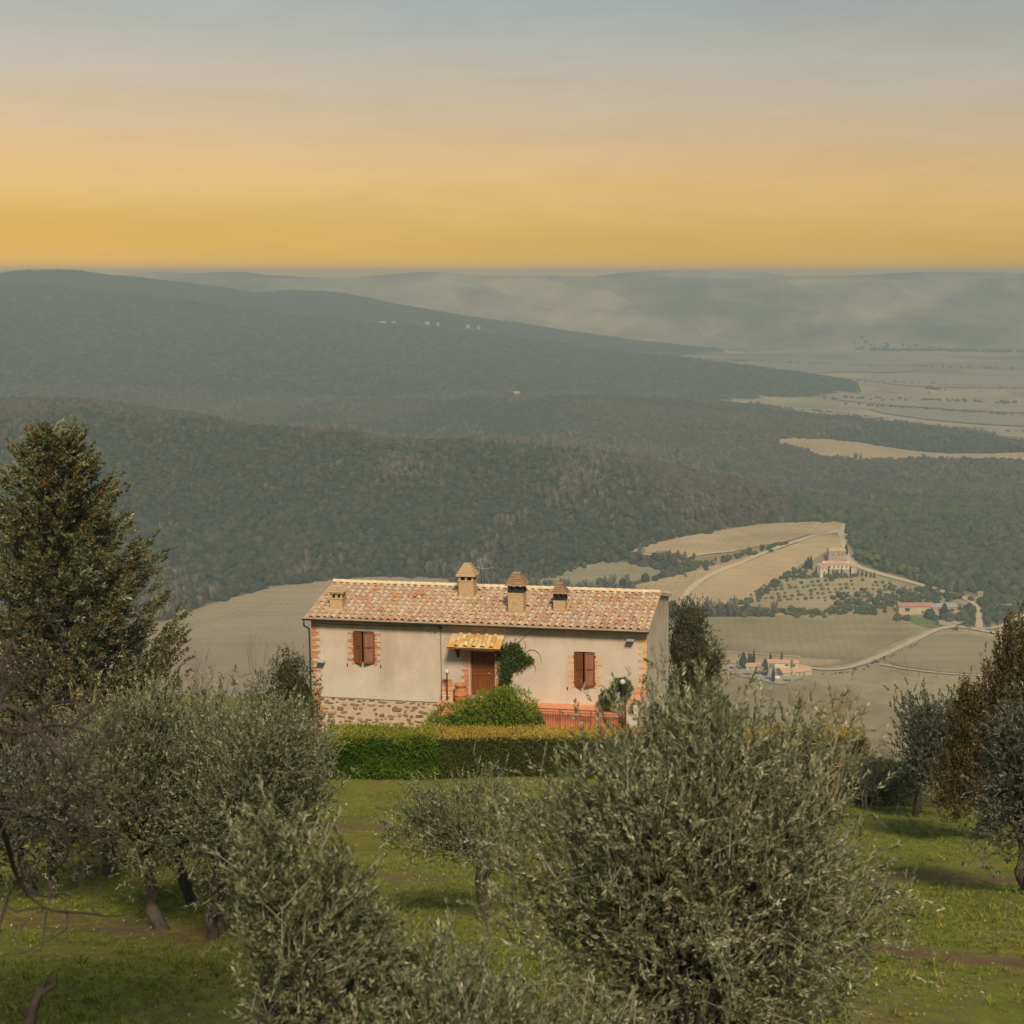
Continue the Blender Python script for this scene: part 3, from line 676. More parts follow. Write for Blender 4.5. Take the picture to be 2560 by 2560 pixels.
c = mix(t, stn.outputs[0], c, (.33, .25, .175))        # rain streaks running down from the gutter
c = mix(t, ramp(t, noise_(t, 1.7, 5, .7, tcn, .5), [(.62, (0, 0, 0)), (.75, (.5, .5, .5))]), c, (.64, .56, .43))
c = mix(t, 1, c, ramp(t, noise_(t, 20, 5, .75, tcn), [(.3, (.84, .84, .84)), (.7, (1.12, 1.12, 1.12))]), 'MULTIPLY')
t.links.new(c, b.inputs['Base Color']); b.inputs['Roughness'].default_value = .95; b.inputs['Specular IOR Level'].default_value = .1
bump(t, b, noise_(t, 16, 6, .75, tcn), .5, .02); plaster = m
mortar = plain('lime_mortar', (.50, .40, .28), .95, .15, 3, .6, .1, 0, .03)
stone_m = randmat('field_stone', [(0, (.20, .115, .06)), (.4, (.30, .18, .095)), (.7, (.36, .23, .13)), (1, (.27, .20, .14))], .9, .3, 7, .6)
brick_m = randmat('brick_orange', [(0, (.38, .15, .075)), (.45, (.47, .205, .105)), (.8, (.53, .28, .155)), (1, (.57, .37, .22))], .9, .2, 9, .4)
brick_pale = randmat('brick_straw', [(0, (.50, .26, .11)), (.4, (.62, .38, .17)), (.75, (.66, .46, .23)), (1, (.55, .24, .11))], .9, .2, 9, .4)
wood_dark = None
def woodmat(name, col, rough=.55, sc=(14, 14, 1.2)):
    m, t, b = material(name); tcn = N(t, 'ShaderNodeTexCoord').outputs['Object']
    n = noise_(t, 1.0, 6, .6, mapping(t, tcn, sc)); c1 = tuple(x*.65 for x in col); c2 = tuple(min(1, x*1.3) for x in col)
    t.links.new(ramp(t, n, [(.3, c1), (.7, c2)]), b.inputs['Base Color']); b.inputs['Roughness'].default_value = rough; bump(t, b, n, .2, .004); return m
shut_m = woodmat('shutter_brown', (.205, .068, .026)); door_m = woodmat('door_brown', (.185, .062, .018), .5); beam_m = woodmat('dark_beam', (.07, .035, .02), .7)
frame_m = woodmat('door_frame_wood', (.38, .20, .12), .6)
iron_m = plain('dark_iron', (.03, .026, .022), .55, .2, 10, .1, .4); gutter_m = plain('gutter_brown', (.05, .042, .036), .45, .2, 3, .1, .5, .4)
glass_m, t, b = material('window_glass'); b.inputs['Base Color'].default_value = (.012, .013, .014, 1); b.inputs['Roughness'].default_value = .08; b.inputs['Specular IOR Level'].default_value = .6
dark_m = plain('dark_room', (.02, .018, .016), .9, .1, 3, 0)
TILE = [(0, (.38, .205, .12)), (.10, (.46, .275, .17)), (.30, (.50, .345, .215)), (.52, (.545, .405, .255)), (.74, (.575, .45, .295)), (.88, (.50, .41, .295)), (.95, (.58, .475, .33)), (.97, (.56, .31, .12)), (1, (.56, .25, .08))]
tile_m = randmat('roof_tile_clay', TILE, .9, .28, 9, .5)
def tintmat(name, stops, var=.25, scale=9):
    m, t, b = material(name); c = ramp(t, attr(t, 'tint'), stops)
    c = mix(t, 1, c, ramp(t, noise_(t, scale, 6, .65), [(.3, (1-var,)*3), (.7, (1+var,)*3)]), 'MULTIPLY')
    t.links.new(c, b.inputs['Base Color']); b.inputs['Roughness'].default_value = .92; bump(t, b, noise_(t, scale*6, 4), .4, .01); return m
tile_j = tintmat('roof_tile_clay_mass', TILE)
PAN_SHADED = [(0, (.34, .20, .12)), (.5, (.41, .255, .16)), (1, (.48, .33, .21))]  # pan clay darkened: shade between the cover columns put into the colour
pan_m = tintmat('pan_tile_clay_shaded', PAN_SHADED)
lichen_t = randmat('lichen_tile', [(0, (.52, .27, .08)), (.35, (.56, .36, .13)), (.6, (.58, .44, .22)), (.8, (.60, .50, .34)), (1, (.48, .26, .14))], .9, .3, 12, .5)
chim_m = plain('chimney_brick', (.46, .32, .185), .95, .22, 7, .5, .1); chim_d = plain('chimney_cap_brick', (.34, .22, .13), .95, .3, 9, .5, .1)
soot_m = plain('soot', (.035, .032, .03), .95, .3, 9, .3, .1)

# walls with openings
WINS = [(2.10, 3.12, 1.36, 2.88), (12.68, 13.62, .72, 2.34)]
DOOR = (7.74, 8.94, 0.0, 2.15)
GB = -2.6     # foot of the walls, in the ground
def front_wall():
    mb = MB(); D = .26
    us = sorted({0, 6.34, HL, *[q for a in WINS for q in a[:2]], DOOR[0], DOOR[1]}); ws = sorted({-.38, GB, HE, *[q for a in WINS for q in a[2:]], DOOR[2], DOOR[3]})
    ops = WINS+[DOOR]
    for i in range(len(us)-1):
        for j in range(len(ws)-1):
            u, w = (us[i]+us[i+1])/2, (ws[j]+ws[j+1])/2
            if any(a < u < b_ and c_ < w < d_ for a, b_, c_, d_ in ops): continue
            if u < 6.34 and w < -.38: continue
            mb.add([(us[i], 0, ws[j]), (us[i+1], 0, ws[j]), (us[i+1], 0, ws[j+1]), (us[i], 0, ws[j+1])], [(0, 1, 2, 3)])
    for a, b_, c_, d_ in ops:
        mb.add([(a, 0, c_), (b_, 0, c_), (b_, 0, d_), (a, 0, d_), (a, D, c_), (b_, D, c_), (b_, D, d_), (a, D, d_)], [(0, 4, 5, 1), (1, 5, 6, 2), (2, 6, 7, 3), (3, 7, 4, 0)])
    mb.add([(0, 0, -.38), (6.34, 0, -.38), (6.34, .05, -.38), (0, .05, -.38)], [(3, 2, 1, 0)])
    # gables, back
    for u in (0, HL):
        mb.add([(u, 0, GB), (u, HW, GB), (u, HW, HE), (u, HW/2, HE+HR), (u, 0, HE)], [(0, 1, 2, 3, 4)] if u else [(4, 3, 2, 1, 0)])
    mb.add([(0, HW, GB), (HL, HW, GB), (HL, HW, HE), (0, HW, HE)], [(3, 2, 1, 0)])
    me = bpy.data.meshes.new('wall'); me.from_pydata(mb.v, [], mb.f); me.update()
    return link('wall', me, plaster, house)
front_wall()

# rubble stone base, left half
base = MB().add([(0.004, .05, GB), (6.336, .05, GB), (6.336, .05, -.38), (0.004, .05, -.38)], [(0, 1, 2, 3)]).build('stone_base', mortar, house)
def stone_mesh(seed):
    r = random.Random(seed); n = r.randint(5, 8); mb = MB(); ring = []
    for k in range(n):
        a = 2*math.pi*k/n+r.uniform(-.35, .35); q = r.uniform(.7, 1.1); sx = .5*(abs(math.cos(a))**.5)*math.copysign(1, math.cos(a))*q; sz = .5*(abs(math.sin(a))**.5)*math.copysign(1, math.sin(a))*q
        ring.append((sx, sz))
    vs = [(x, .6, z) for x, z in ring]+[(x, -.2, z) for x, z in ring]+[(x*.72+r.uniform(-.03, .03), -.75+r.uniform(-.2, .2), z*.72) for x, z in ring]
    fs = [(i, (i+1) % n, n+(i+1) % n, n+i) for i in range(n)]+[(n+i, n+(i+1) % n, 2*n+(i+1) % n, 2*n+i) for i in range(n)]+[tuple(2*n+i for i in range(n))]
    mb.add(vs, fs); me = mb.mesh('stone'); me.materials.append(stone_m); return me
stones = [stone_mesh(i) for i in range(14)]
w = -2.35; row = 0
while w < -.50:
    h = rnd.uniform(.12, .24); u = .12+rnd.uniform(0, .15)
    while u < 6.15:
        l = rnd.uniform(.14, .28) if rnd.random() < .45 else rnd.uniform(.28, .6)
        if u+l > 6.28: l = 6.28-u
        if l < .1: break
        hh = min(h*rnd.uniform(.6, 1.3), -.42-w)
        if rnd.random() < .80:
            o = link('stone', rnd.choice(stones), None, base); o.location = (u+l/2, .035+rnd.uniform(-.004, .012), w+h/2+rnd.uniform(-.06, .06)); o.scale = (l*.95, .045, hh*.92); o.rotation_euler = (0, rnd.uniform(-.25, .25), 0)
        u += l+rnd.uniform(.03, .10)
    w += h+rnd.uniform(.03, .06); row += 1

# brick quoins and surrounds : one brick per course, ragged ends
bmesh_ = MB().box((-.5, -.5, -.5), (.5, .5, .5), .03).mesh('brick'); bmesh_.materials.append(brick_m)
bmesh_p = bmesh_.copy(); bmesh_p.materials.clear(); bmesh_p.materials.append(brick_pale)
def quoin(name, u0, sgn, w0, w1, lo, hi, pale=False, pitch=.078, skip=0.0, per=4, d=.11, v0=-.007):
    q = bpy.data.objects.new(name, None); COL.objects.link(q); q.parent = house; w = w0; k = 0
    while w < w1-.03:
        if rnd.random() > skip:
            l = (hi if (k//per) % 2 else lo)*rnd.uniform(.82, 1.12)
            o = link('brick', bmesh_p if pale else bmesh_, None, q); o.location = (u0+sgn*l/2, v0+d/2+rnd.uniform(-.002, .004), w+pitch/2); o.scale = (l, d, pitch*.84)
        w += pitch; k += 1
    return q
quoin('corner_bricks', -.006, 1, -1.9, HE-.06, .26, .42, skip=.05, per=2)
quoin('corner_bricks', HL+.006, -1, -.1, HE-.05, .20, .40, True, skip=.07, per=2)
for i, (a, b_, c_, d_) in enumerate(WINS):
    quoin('window_bricks', a, -1, c_-.12, d_-.1, .13, .32, i == 1, skip=.05, per=2); quoin('window_bricks', b_, 1, c_-.12, d_-.1, .13, .32, i == 1, skip=.05, per=2)
quoin('door_bricks', DOOR[0]-.06, -1, .02, 2.3, .22, .36, skip=.02, per=2); quoin('door_bricks', DOOR[1]+.02, 1, .02, 2.3, .16, .32, skip=.02, per=2)

# windows with half-open shutters
def shutter(u, w0, h, wd, ang, side, slats=True):
    """hinged at u; opens outwards by ang"""
    f = MB(); T = .035; e = .075
    f.box((0, -T, 0), (e, 0, h)); f.box((wd-e, -T, 0), (wd, 0, h)); f.box((e, -T, 0), (wd-e, 0, e*1.2)); f.box((e, -T, h-e), (wd-e, 0, h)); f.box((e, -T+.002, h*.5-.03), (wd-e, -.002, h*.5+.03))
    if side < 0: f.v = [(-x, y, z) for x, y, z in f.v]
    o = f.build('shutter', shut_m, house, loc=(u, -.012, w0)); o.rotation_euler = (0, 0, -ang*side)
    s = MB(); n = int((h-.2)/.052)
    for i in range(n):
        z = .105+(h-.2)*i/n
        if abs(z+.02-h*.5) < .045: continue
        s.add([(e, -T+.004, z), (wd-e, -T+.004, z), (wd-e, -.008, z+.046), (e, -.008, z+.046), (e, -T+.012, z-.004), (wd-e, -T+.012, z-.004), (wd-e, -.002, z+.042), (e, -.002, z+.042)], [(0, 1, 2, 3), (7, 6, 5, 4), (0, 4, 5, 1), (2, 6, 7, 3)])
    if side < 0: s.v = [(-x, y, z) for x, y, z in s.v]
    s.build('louvre_slats', shut_m, o)
    hg = MB()
    for z in (.17, h-.2): hg.tube([(0, -.02, z-.04), (0, -.02, z+.04)], .018, 6); hg.box((-.05 if side > 0 else -.02, -.03, z-.03), (.02 if side > 0 else .05, .02, z+.03))
    hg.build('hinge', iron_m, o)
for i, (a, b_, c_, d_) in enumerate(WINS):
    wd = (b_-a)/2
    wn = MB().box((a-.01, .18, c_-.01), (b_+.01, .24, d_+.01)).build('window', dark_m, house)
    pn = MB()
    for k in range(2):
        x0 = a+.06+k*(wd-.01); pn.box((x0, .165, c_+.07), (x0+wd-.11, .178, d_-.07))
    pn.build('pane', glass_m, wn)
    shutter(a+.005, c_+.01, d_-c_-.02, wd, RAD(24 if i == 0 else 27), 1); shutter(b_-.005, c_+.01, d_-c_-.02, wd, RAD(24 if i == 0 else 20), -1)
    MB().box((a-.05, -.03, c_-.05), (b_+.05, .2, c_-.004)).build('window_sill', mortar, house)
    for u in (a-.32, b_+.30):
        st = MB(); st.tube([(u, 0, c_-.16), (u, -.07, c_-.16), (u, -.075, c_-.10)], .014, 6); st.box((u-.02, -.085, c_-.12), (u+.02, -.065, c_-.04)); st.build('shutter_stop', iron_m, house)

# door
dr = MB().box((DOOR[0]+.06, .14, .03), (DOOR[1]-.04, .18, 2.12)).build('door', door_m, house)
for u0, u1 in ((7.83, 8.15), (8.19, 8.50), (8.56, 8.86)):
    pass
lf = MB()
for u in (DOOR[0]+.06, 8.34, DOOR[1]-.13): lf.box((u, .115, .03), (u+.09, .1405, 2.12))
for z in (.03, .98, 1.16, 2.02):
    for ua, ub in ((DOOR[0]+.15, 8.34), (8.43, DOOR[1]-.13)): lf.box((ua, .118, z), (ub, .1402, z+.10), .006)
lf.build('door_rails', door_m, dr)
pl = MB()
for ua, ub in ((DOOR[0]+.18, 8.05), (8.08, 8.31), (8.46, 8.62), (8.65, DOOR[1]-.16)):
    for za, zb in ((.17, .94), (1.30, 1.98)): pl.box((ua, .124, za), (ub, .1404, zb), .012)
pl.build('door_panel', door_m, dr)
brass = plain('brass', (.62, .52, .34), .3, .1, 10, 0, .5, .8)
MB().lathe([(.001, 0), (.03, .002), (.034, .02), (.022, .04), (.001, .045)], 10).build('door_knob', brass, dr, True, loc=(8.62, .10, 1.10)).rotation_euler = (RAD(90), 0, 0)
MB().box((DOOR[0], .02, 0), (DOOR[0]+.055, .2, 2.15)).box((DOOR[1]-.035, .02, 0), (DOOR[1], .2, 2.15)).box((DOOR[0]+.056, .02, 2.125), (DOOR[1]-.036, .2, 2.149)).build('door_frame', frame_m, house)
MB().box((DOOR[0]-.2, -.32, -.12), (DOOR[1]+.2, .2, -.004), .01).build('door_step', mortar, house)

# roof: a deck, flat pans and a cover tile over each joint
OV = .36; slope = HR/(HW/2); SA = math.atan(slope)
roof = bpy.data.objects.new('roof', None); COL.objects.link(roof); roof.parent = house
VE, VR = -OV, HW/2
def zroof(v): return HE+.10+slope*(min(v, HW-v))
deck = MB(); U0, U1 = -.22, HL+.13
for v0, v1 in ((VE, VR), (HW+OV, VR)):
    a = [(U0, v0, HE-slope*OV-.01), (U1, v0, HE-slope*OV-.01), (U1, v1, HE+HR-.01), (U0, v1, HE+HR-.01)]
    a2 = [(x, y, z+.10) for x, y, z in a]; deck.add(a+a2, [(0, 1, 2, 3), (7, 6, 5, 4), (0, 4, 5, 1), (1, 5, 6, 2), (3, 7, 4, 0)])
deck.build('roof_deck', mortar, roof)
def cover_mesh(L=.44, r0=.118, r1=.088, n=6, th=.014):
    mb = MB(); vs = []; fs = []
    for i, (y, r) in enumerate(((0, r0), (L, r1))):
        for k in range(n+1):
            a = math.pi*k/n; vs.append((r*math.cos(a), y, r*.95*math.sin(a)))
        for k in range(n+1):
            a = math.pi*k/n; vs.append(((r-th)*math.cos(a), y, (r-th)*.95*math.sin(a)))
    m_ = n+1
    for k in range(n):
        fs.append((k, k+1, 2*m_+k+1, 2*m_+k)); fs.append((m_+k+1, m_+k, k, k+1)); fs.append((2*m_+k, 2*m_+k+1, 3*m_+k+1, 3*m_+k)); fs.append((m_+k, m_+k+1, 3*m_+k+1, 3*m_+k))
    fs += [(0, m_, 3*m_, 2*m_), (n, 2*m_+n, 3*m_+n, m_+n)]
    return mb.add(vs, fs)
cv = cover_mesh(); cvm = cv.mesh('roof_tile'); cvm.materials.append(tile_m)
PITCH_U = .345; NC = int((HL+.28)/PITCH_U); SL = (VR-VE)/math.cos(SA); NR = 10; EXP = (SL-.05)/NR
CH = [  # chimneys: u, v centre, width, depth, shaft top (above roof ref), kind
 dict(u=1.02, v=.98, w=.62, d=.55, k='gabled'), dict(u=6.95, v=2.8, w=.74, d=.6, k='hip'), dict(u=9.72, v=1.3, w=.74, d=.64, k='dark'), dict(u=11.72, v=1.55, w=.55, d=.52, k='darks')]
Rx = Matrix.Rotation(SA, 4, 'X')
spots = []
for c_ in range(NC):
    u = .02+PITCH_U*(c_+.35)
    for r in range(NR):
        s = r*EXP; v = VE+s*math.cos(SA)
        if any(abs(u-q['u']) < q['w']/2+.10 and q['v']-q['d']/2-.38 < v < q['v']+q['d']/2 for q in CH): continue
        spots.append((r, c_, u, v))
spots.sort()
covers_rest_V, covers_rest_F, covers_tint = [], [], []
cvV = np.array(cv.v); cvF = cv.f
def tile_matrix(u, v, lift=.012):
    return Matrix.Translation((u+rnd.uniform(-.012, .012), v, HE+.095+slope*v+lift+rnd.uniform(0, .012))) @ Rx @ Matrix.Rotation(rnd.uniform(-.05, .05), 4, 'Z') @ Matrix.Rotation(rnd.uniform(-.06, .06), 4, 'Y') @ Matrix.Rotation(-.05, 4, 'X')
joinT = MB(); joinTint = []
for i, (r, c_, u, v) in enumerate(spots):
    M = tile_matrix(u, v)
    if i < 300:
        o = link('roof_tile', cvm, None, roof); o.matrix_local = M
    else:
        joinT.add([M @ Vector(p) for p in cv.v], cvF); joinTint += [rnd.random()]*len(cv.v)
# back slope
for c_ in range(NC):
    u = .02+PITCH_U*(c_+.35)
    for r in range(NR):
        s = r*EXP; v = HW-(VE+s*math.cos(SA))
        M = Matrix.Translation((u, v, HE+.095+slope*(HW-v)+.02)) @ Matrix.Rotation(-SA, 4, 'X') @ Matrix.Rotation(math.pi, 4, 'Z')
        joinT.add([M @ Vector(p) for p in cv.v], cvF); joinTint += [rnd.random()]*len(cv.v)
me = bpy.data.meshes.new('roof_tiles'); me.from_pydata(joinT.v, [], joinT.f); me.update()
a = me.attributes.new('tint', 'FLOAT', 'POINT'); a.data.foreach_set('value', np.array(joinTint, np.float32))
link('roof_tiles', me, tile_j, roof, kind='stuff')
pan = MB(); pant = []
for c_ in range(NC+1):
    for r in range(NR):
        s = r*EXP; v = VE+s*math.cos(SA); u0 = .02+PITCH_U*(c_-.65)+.02; u1 = u0+PITCH_U-.035
        u0 = max(u0, U0+.02); u1 = min(u1, U1-.02)
        if u1-u0 < .05: continue
        for fl in (0, 1):
            q = []
            for y in (v-.01, v+EXP+.03):
                for x in (u0, u1):
                    q.append((x, y))
            zz = lambda y, k: HE+.095+slope*y+(.022 if k else .004)
            ps = [(q[0][0], q[0][1], zz(q[0][1], 1)), (q[1][0], q[1][1], zz(q[1][1], 1)), (q[3][0], q[3][1], zz(q[3][1], 0)), (q[2][0], q[2][1], zz(q[2][1], 0))]
            if fl: ps = [(x, HW-y, z) for x, y, z in ps]
            lo = [(x, y, z-.02) for x, y, z in ps]
            pan.add(ps+lo, [(0, 1, 2, 3), (0, 4, 5, 1), (1, 5, 6, 2), (3, 7, 4, 0)]); pant += [rnd.random()]*8
me = bpy.data.meshes.new('pan_tiles'); me.from_pydata(pan.v, [], pan.f); me.update()
a = me.attributes.new('tint', 'FLOAT', 'POINT'); a.data.foreach_set('value', np.array(pant, np.float32))
link('pan_tiles', me, pan_m, roof, kind='stuff')
# ridge tiles, verge tiles
rg = cover_mesh(.46, .135, .115, 7); rgm = rg.mesh('ridge_tile'); rgm.materials.append(randmat('ridge_tile_clay', [(0, (.56, .42, .25)), (.5, (.62, .50, .32)), (1, (.60, .44, .26))], .9, .2, 9, .4))
u = -.16
while u < HL-.05:
    o = link('ridge_tile', rgm, None, roof); o.matrix_local = Matrix.Translation((u, HW/2+rnd.uniform(-.008, .008), HE+HR+.135+rnd.uniform(0, .012))) @ Matrix.Rotation(-math.pi/2, 4, 'Z') @ Matrix.Rotation(-.02, 4, 'X'); u += .405
vgm = MB().box((-.10, 0, 0), (.10, .40, .028), .006).mesh('verge_tile'); vgm.materials.append(lichen_t)
for k in range(9):
    v = VE+k*.43
    for fl in (0, 1):
        if v > HW/2-.12: continue
        o = link('verge_tile', vgm, None, roof)
        if not fl: o.matrix_local = Matrix.Translation((HL+.02, v, HE+.125+slope*v)) @ Rx @ Matrix.Rotation(-.03, 4, 'X')
        else: o.matrix_local = Matrix.Translation((HL+.02, HW-v, HE+.125+slope*v)) @ Matrix.Rotation(-SA, 4, 'X') @ Matrix.Rotation(math.pi, 4, 'Z')
# a slipped, overlapping pair of replacement tiles
for (uu, vv, ro) in ((4.55, 2.85, .18), (4.35, 2.35, -.1), (4.62, 2.55, .05)):
    o = link('replacement_tile', MB().box((-.22, -.17, 0), (.22, .17, .022), .005).mesh('replacement_tile'), brick_m, roof); o.matrix_local = Matrix.Translation((uu, vv, HE+.20+slope*vv)) @ Rx @ Matrix.Rotation(ro, 4, 'Z')

# gutter and downpipe
gp = MB(); n = 8; prof = []
for k in range(n+1):
    a_ = math.pi*k/n; prof.append((-.075*math.cos(a_), -.075*math.sin(a_)))
for k in range(n, -1, -1):
    a_ = math.pi*k/n; prof.append((-.066*math.cos(a_), -.066*math.sin(a_)))
gy, gz = VE-.07, HE-slope*OV+.045
gp.prism([(gy+y, gz+z) for y, z in prof], 0, U0-.06, U1-.02)
gut = gp.build('gutter', gutter_m, house)
bk = MB()
for k in range(18): bk.box((.3+k*.93, VE-.01, gz-.09), (.33+k*.93, VE+.05, gz+.02))
bk.build('gutter_bracket', gutter_m, gut)
MB().tube([(U0+.02, gy, gz-.05), (U0+.02, gy, gz-.33), (-.10, -.04, gz-.55), (-.085, -.06, gz-.7), (-.085, -.06, -1.0), (-.085, -.06, GB+.2)], .042, 8).build('downpipe', gutter_m, house, True)

# chimneys
def chimney(q, shaft_h, cap_w, tiers, tier_h, op_h, dark):
    zb = HE+.1+slope*(q['v']-q['d']/2)-.05; w, d = q['w'], q['d']; zt = zb+shaft_h
    sh = MB(); nb_ = max(4, int(shaft_h/.105)); hh = shaft_h/nb_
    for k in range(nb_):  # courses, each a hair in or out
        e = rnd.uniform(-.004, .004); sh.box((-w/2-e, -d/2-e, zb+k*hh+.006), (w/2+e, d/2+e, zb+(k+1)*hh-.006))
    sh.box((-w/2+.012, -d/2+.012, zb-.5), (w/2-.012, d/2-.012, zt))
    o = sh.build('chimney', chim_m, house); o.location = (q['u'], q['v'], 0)
    MB().box((-w/2-.03, -d/2-.03, zt), (w/2+.03, d/2+.03, zt+.045), .005).build('chimney_ledge', soot_m if dark else chim_m, o)
    z0 = zt+.045
    MB().box((-w/2+.07, -d/2+.07, zt), (w/2-.07, d/2-.07, z0+op_h*.4)).build('flue', soot_m, o)
    ps = [(-w/2+.05, -d/2+.05), (w/2-.05, -d/2+.05), (-w/2+.05, d/2-.05), (w/2-.05, d/2-.05), (0, -d/2+.05), (0, d/2-.05)]
    for x, y in ps: MB().box((x-.05, y-.05, z0), (x+.05, y+.05, z0+op_h)).build('chimney_pier', soot_m if dark else chim_m, o)
    z1 = z0+op_h; cw, cd = cap_w/2, (cap_w-(w-d))/2
    for k in range(tiers):
        f = 1-.62*k/(tiers-1) if tiers > 1 else 1
        MB().box((-cw*f, -cd*f, z1+k*tier_h), (cw*f, cd*f, z1+(k+1)*tier_h-.012), .008).build('cap_course', chim_d if dark else chim_m, o)
        if k < tiers-1: MB().box((-cw*f*.86, -cd*f*.86, z1+(k+1)*tier_h-.0125), (cw*f*.86, cd*f*.86, z1+(k+1)*tier_h+.0005)).build('cap_joint', soot_m if dark else mortar, o)
    # mortar fillet at the roof
    fl = MB(); zf = zb-.02
    for s_ in (-1, 1): fl.box((s_*(w/2+.06)-.06, -d/2-.10, zf), (s_*(w/2+.06)+.06, -d/2+.2, zf+.09), .03)
    fl.box((-w/2-.12, -d/2-.16, zf-.06), (w/2+.12, -d/2+.0, zf+.06), .03); fl.build('mortar_flashing', mortar, o)
    return o
chimney(CH[1], .82, .96, 5, .12, .20, False)
chimney(CH[2], 1.02, .98, 6, .10, .27, True)
chimney(CH[3], .60, .76, 5, .095, .26, True)
# the squat left chimney under its own little tiled pitched roof
q = CH[0]; zb = HE+.1+slope*(q['v']-q['d']/2)-.05
o = MB().box((-.31, -.27, zb-.4), (.31, .27, zb+.52)).build('chimney', chim_m, house); o.location = (q['u'], q['v'], 0)
MB().box((-.34, -.30, zb+.52), (.34, .30, zb+.57), .005).build('chimney_ledge', chim_m, o)
MB().box((-.24, -.2, zb+.57), (.24, .2, zb+.62)).build('flue', soot_m, o)
for x in (-.26, 0.02, .26):
    for y in (-.22, .22): MB().box((x-.05, y-.05, zb+.57), (x+.05, y+.05, zb+.81)).build('chimney_pier', chim_m, o)
cp = [(-.40, zb+.81), (.40, zb+.81), (.42, zb+.86), (.20, zb+1.12), (-.20, zb+1.12), (-.42, zb+.86)]
MB().prism(cp, 1, -.36, .36).build('cap_slab', chim_m, o)
for k in range(5):
    f = k/4; MB().box((-.43+.05*k, -.385+.07*k, zb+.86+.058*k), (.43-.05*k, -.30+.07*k, zb+.90+.058*k), .006).build('cap_tile', tile_m, o)
MB().box((-.44, -.42, zb-.06), (.44, -.27, zb+.05), .03).build('mortar_flashing', mortar, o)

# tiled canopy over the door
can = bpy.data.objects.new('door_canopy', None); COL.objects.link(can); can.parent = house
CU0, CU1, CV = 6.93, 9.42, -.92; cz0, cz1 = 2.57, 2.98; cs = (cz1-cz0)/(-CV); CA = math.atan(cs)
dk = MB(); A_ = [(CU0, CV, cz0-.09), (CU1, CV, cz0-.09), (CU1, -.004, cz1-.09), (CU0, -.004, cz1-.09)]
dk.add(A_+[(x, y, z+.06) for x, y, z in A_], [(0, 3, 2, 1), (4, 5, 6, 7), (0, 1, 5, 4), (1, 2, 6, 5), (2, 3, 7, 6), (3, 0, 4, 7)]).build('canopy_boards', beam_m, can)
MB().box((CU0-.02, CV-.03, cz0-.12), (CU1+.02, CV-.003, cz0-.035)).build('fascia_board', shut_m, can)
Cx = Matrix.Rotation(CA, 4, 'X'); cc = cover_mesh(.46, .12, .095, 7); ccm = cc.mesh('canopy_tile'); ccm.materials.append(lichen_t)
pcm = MB().box((-.215, 0, 0), (.215, .42, .03), .006).mesh('canopy_pan'); pcm.materials.append(lichen_t)
for k in range(6):
    u = CU0+.21+k*(CU1-CU0-.42)/5
    for r in range(3):
        v = CV-.06+r*.335; o = link('canopy_pan', pcm, None, can); o.matrix_local = Matrix.Translation((u, v, cz0-.03+cs*(v-CV)+.012)) @ Cx @ Matrix.Rotation(-.035, 4, 'X') @ Matrix.Scale(1.0 if r < 2 else .82, 4, (0, 1, 0))
    if k < 5:
        for r in range(3 if True else 2):
            v = CV-.05+r*.33; o = link('canopy_tile', ccm, None, can); o.matrix_local = Matrix.Translation((u+(CU1-CU0-.42)/10+rnd.uniform(-.01, .01), v, cz0+.0+cs*(v-CV)+.02)) @ Cx @ Matrix.Rotation(rnd.uniform(-.04, .04)-.0, 4, 'Z') @ Matrix.Rotation(-.03, 4, 'X') @ Matrix.Scale(1.0 if r < 2 else .72, 4, (0, 1, 0))
for u in (CU0+.25, CU1-.2):
    bb = MB(); bb.tube([(u, -.02, 1.92), (u, -.62, 2.50)], .055, 4); bb.box((u-.05, -.80, cz0-.15), (u+.05, -.002, cz0-.06)); bb.box((u-.05, -.09, 1.85), (u+.05, -.001, 2.44)); bb.build('canopy_bracket', beam_m, can)
MB().box((8.80, -.14, 2.16), (9.0, -.01, 2.34), .02).build('porch_light', plain('white_plastic', (.62, .60, .55), .4, .05, 5, 0), house)

# wall cable, pipe, little boxes
MB().tube([(.35, -.012, 3.19), (1.2, -.014, 3.16), (2.3, -.014, 3.175), (3.6, -.015, 3.20), (4.7, -.014, 3.21), (6.3, -.012, 3.28)], .012, 5).build('wall_cable', iron_m, house)
MB().tube([(6.36, -.02, HE-.02), (6.36, -.02, -.45)], .02, 6).build('wall_conduit', plain('grey_conduit', (.20, .17, .13), .7, .2, 8, .1), house)
MB().box((6.29, -.07, 3.16), (6.43, -.001, 3.36), .01).build('junction_box', gutter_m, house)
for u, w_ in ((5.75, 3.0), (6.1, 2.95)): MB().box((u-.03, -.03, w_-.02), (u+.03, -.001, w_+.02)).build('wall_socket', iron_m, house)

# floodlights on the front
alu = plain('floodlight_grey', (.45, .46, .44), .45, .1, 8, .05, .5, .3)
for u, w_, lab in ((.50, 1.36, 'small grey floodlight low on the corner bricks beside the downpipe'), (15.28, 3.0, 'grey floodlight high on the plaster near the straw coloured corner bricks')):
    f = thing('floodlight', lab, 'floodlight', hp(u, 0, w_), -HYAW, 'floodlights on the house front')
    h = MB(); h.prism([(-.34, -.03), (-.08, -.03), (-.03, .07), (-.36, .02)], 0, -.17, .17).build('lamp_housing', alu, f)
    MB().prism([(-.345, -.045), (-.09, -.045), (-.09, -.031), (-.345, -.031)], 0, -.155, .155).build('lamp_glass', glass_m, f)
    MB().box((-.05, -.10, -.03), (.05, -.003, .05)).build('wall_mount', iron_m, f)

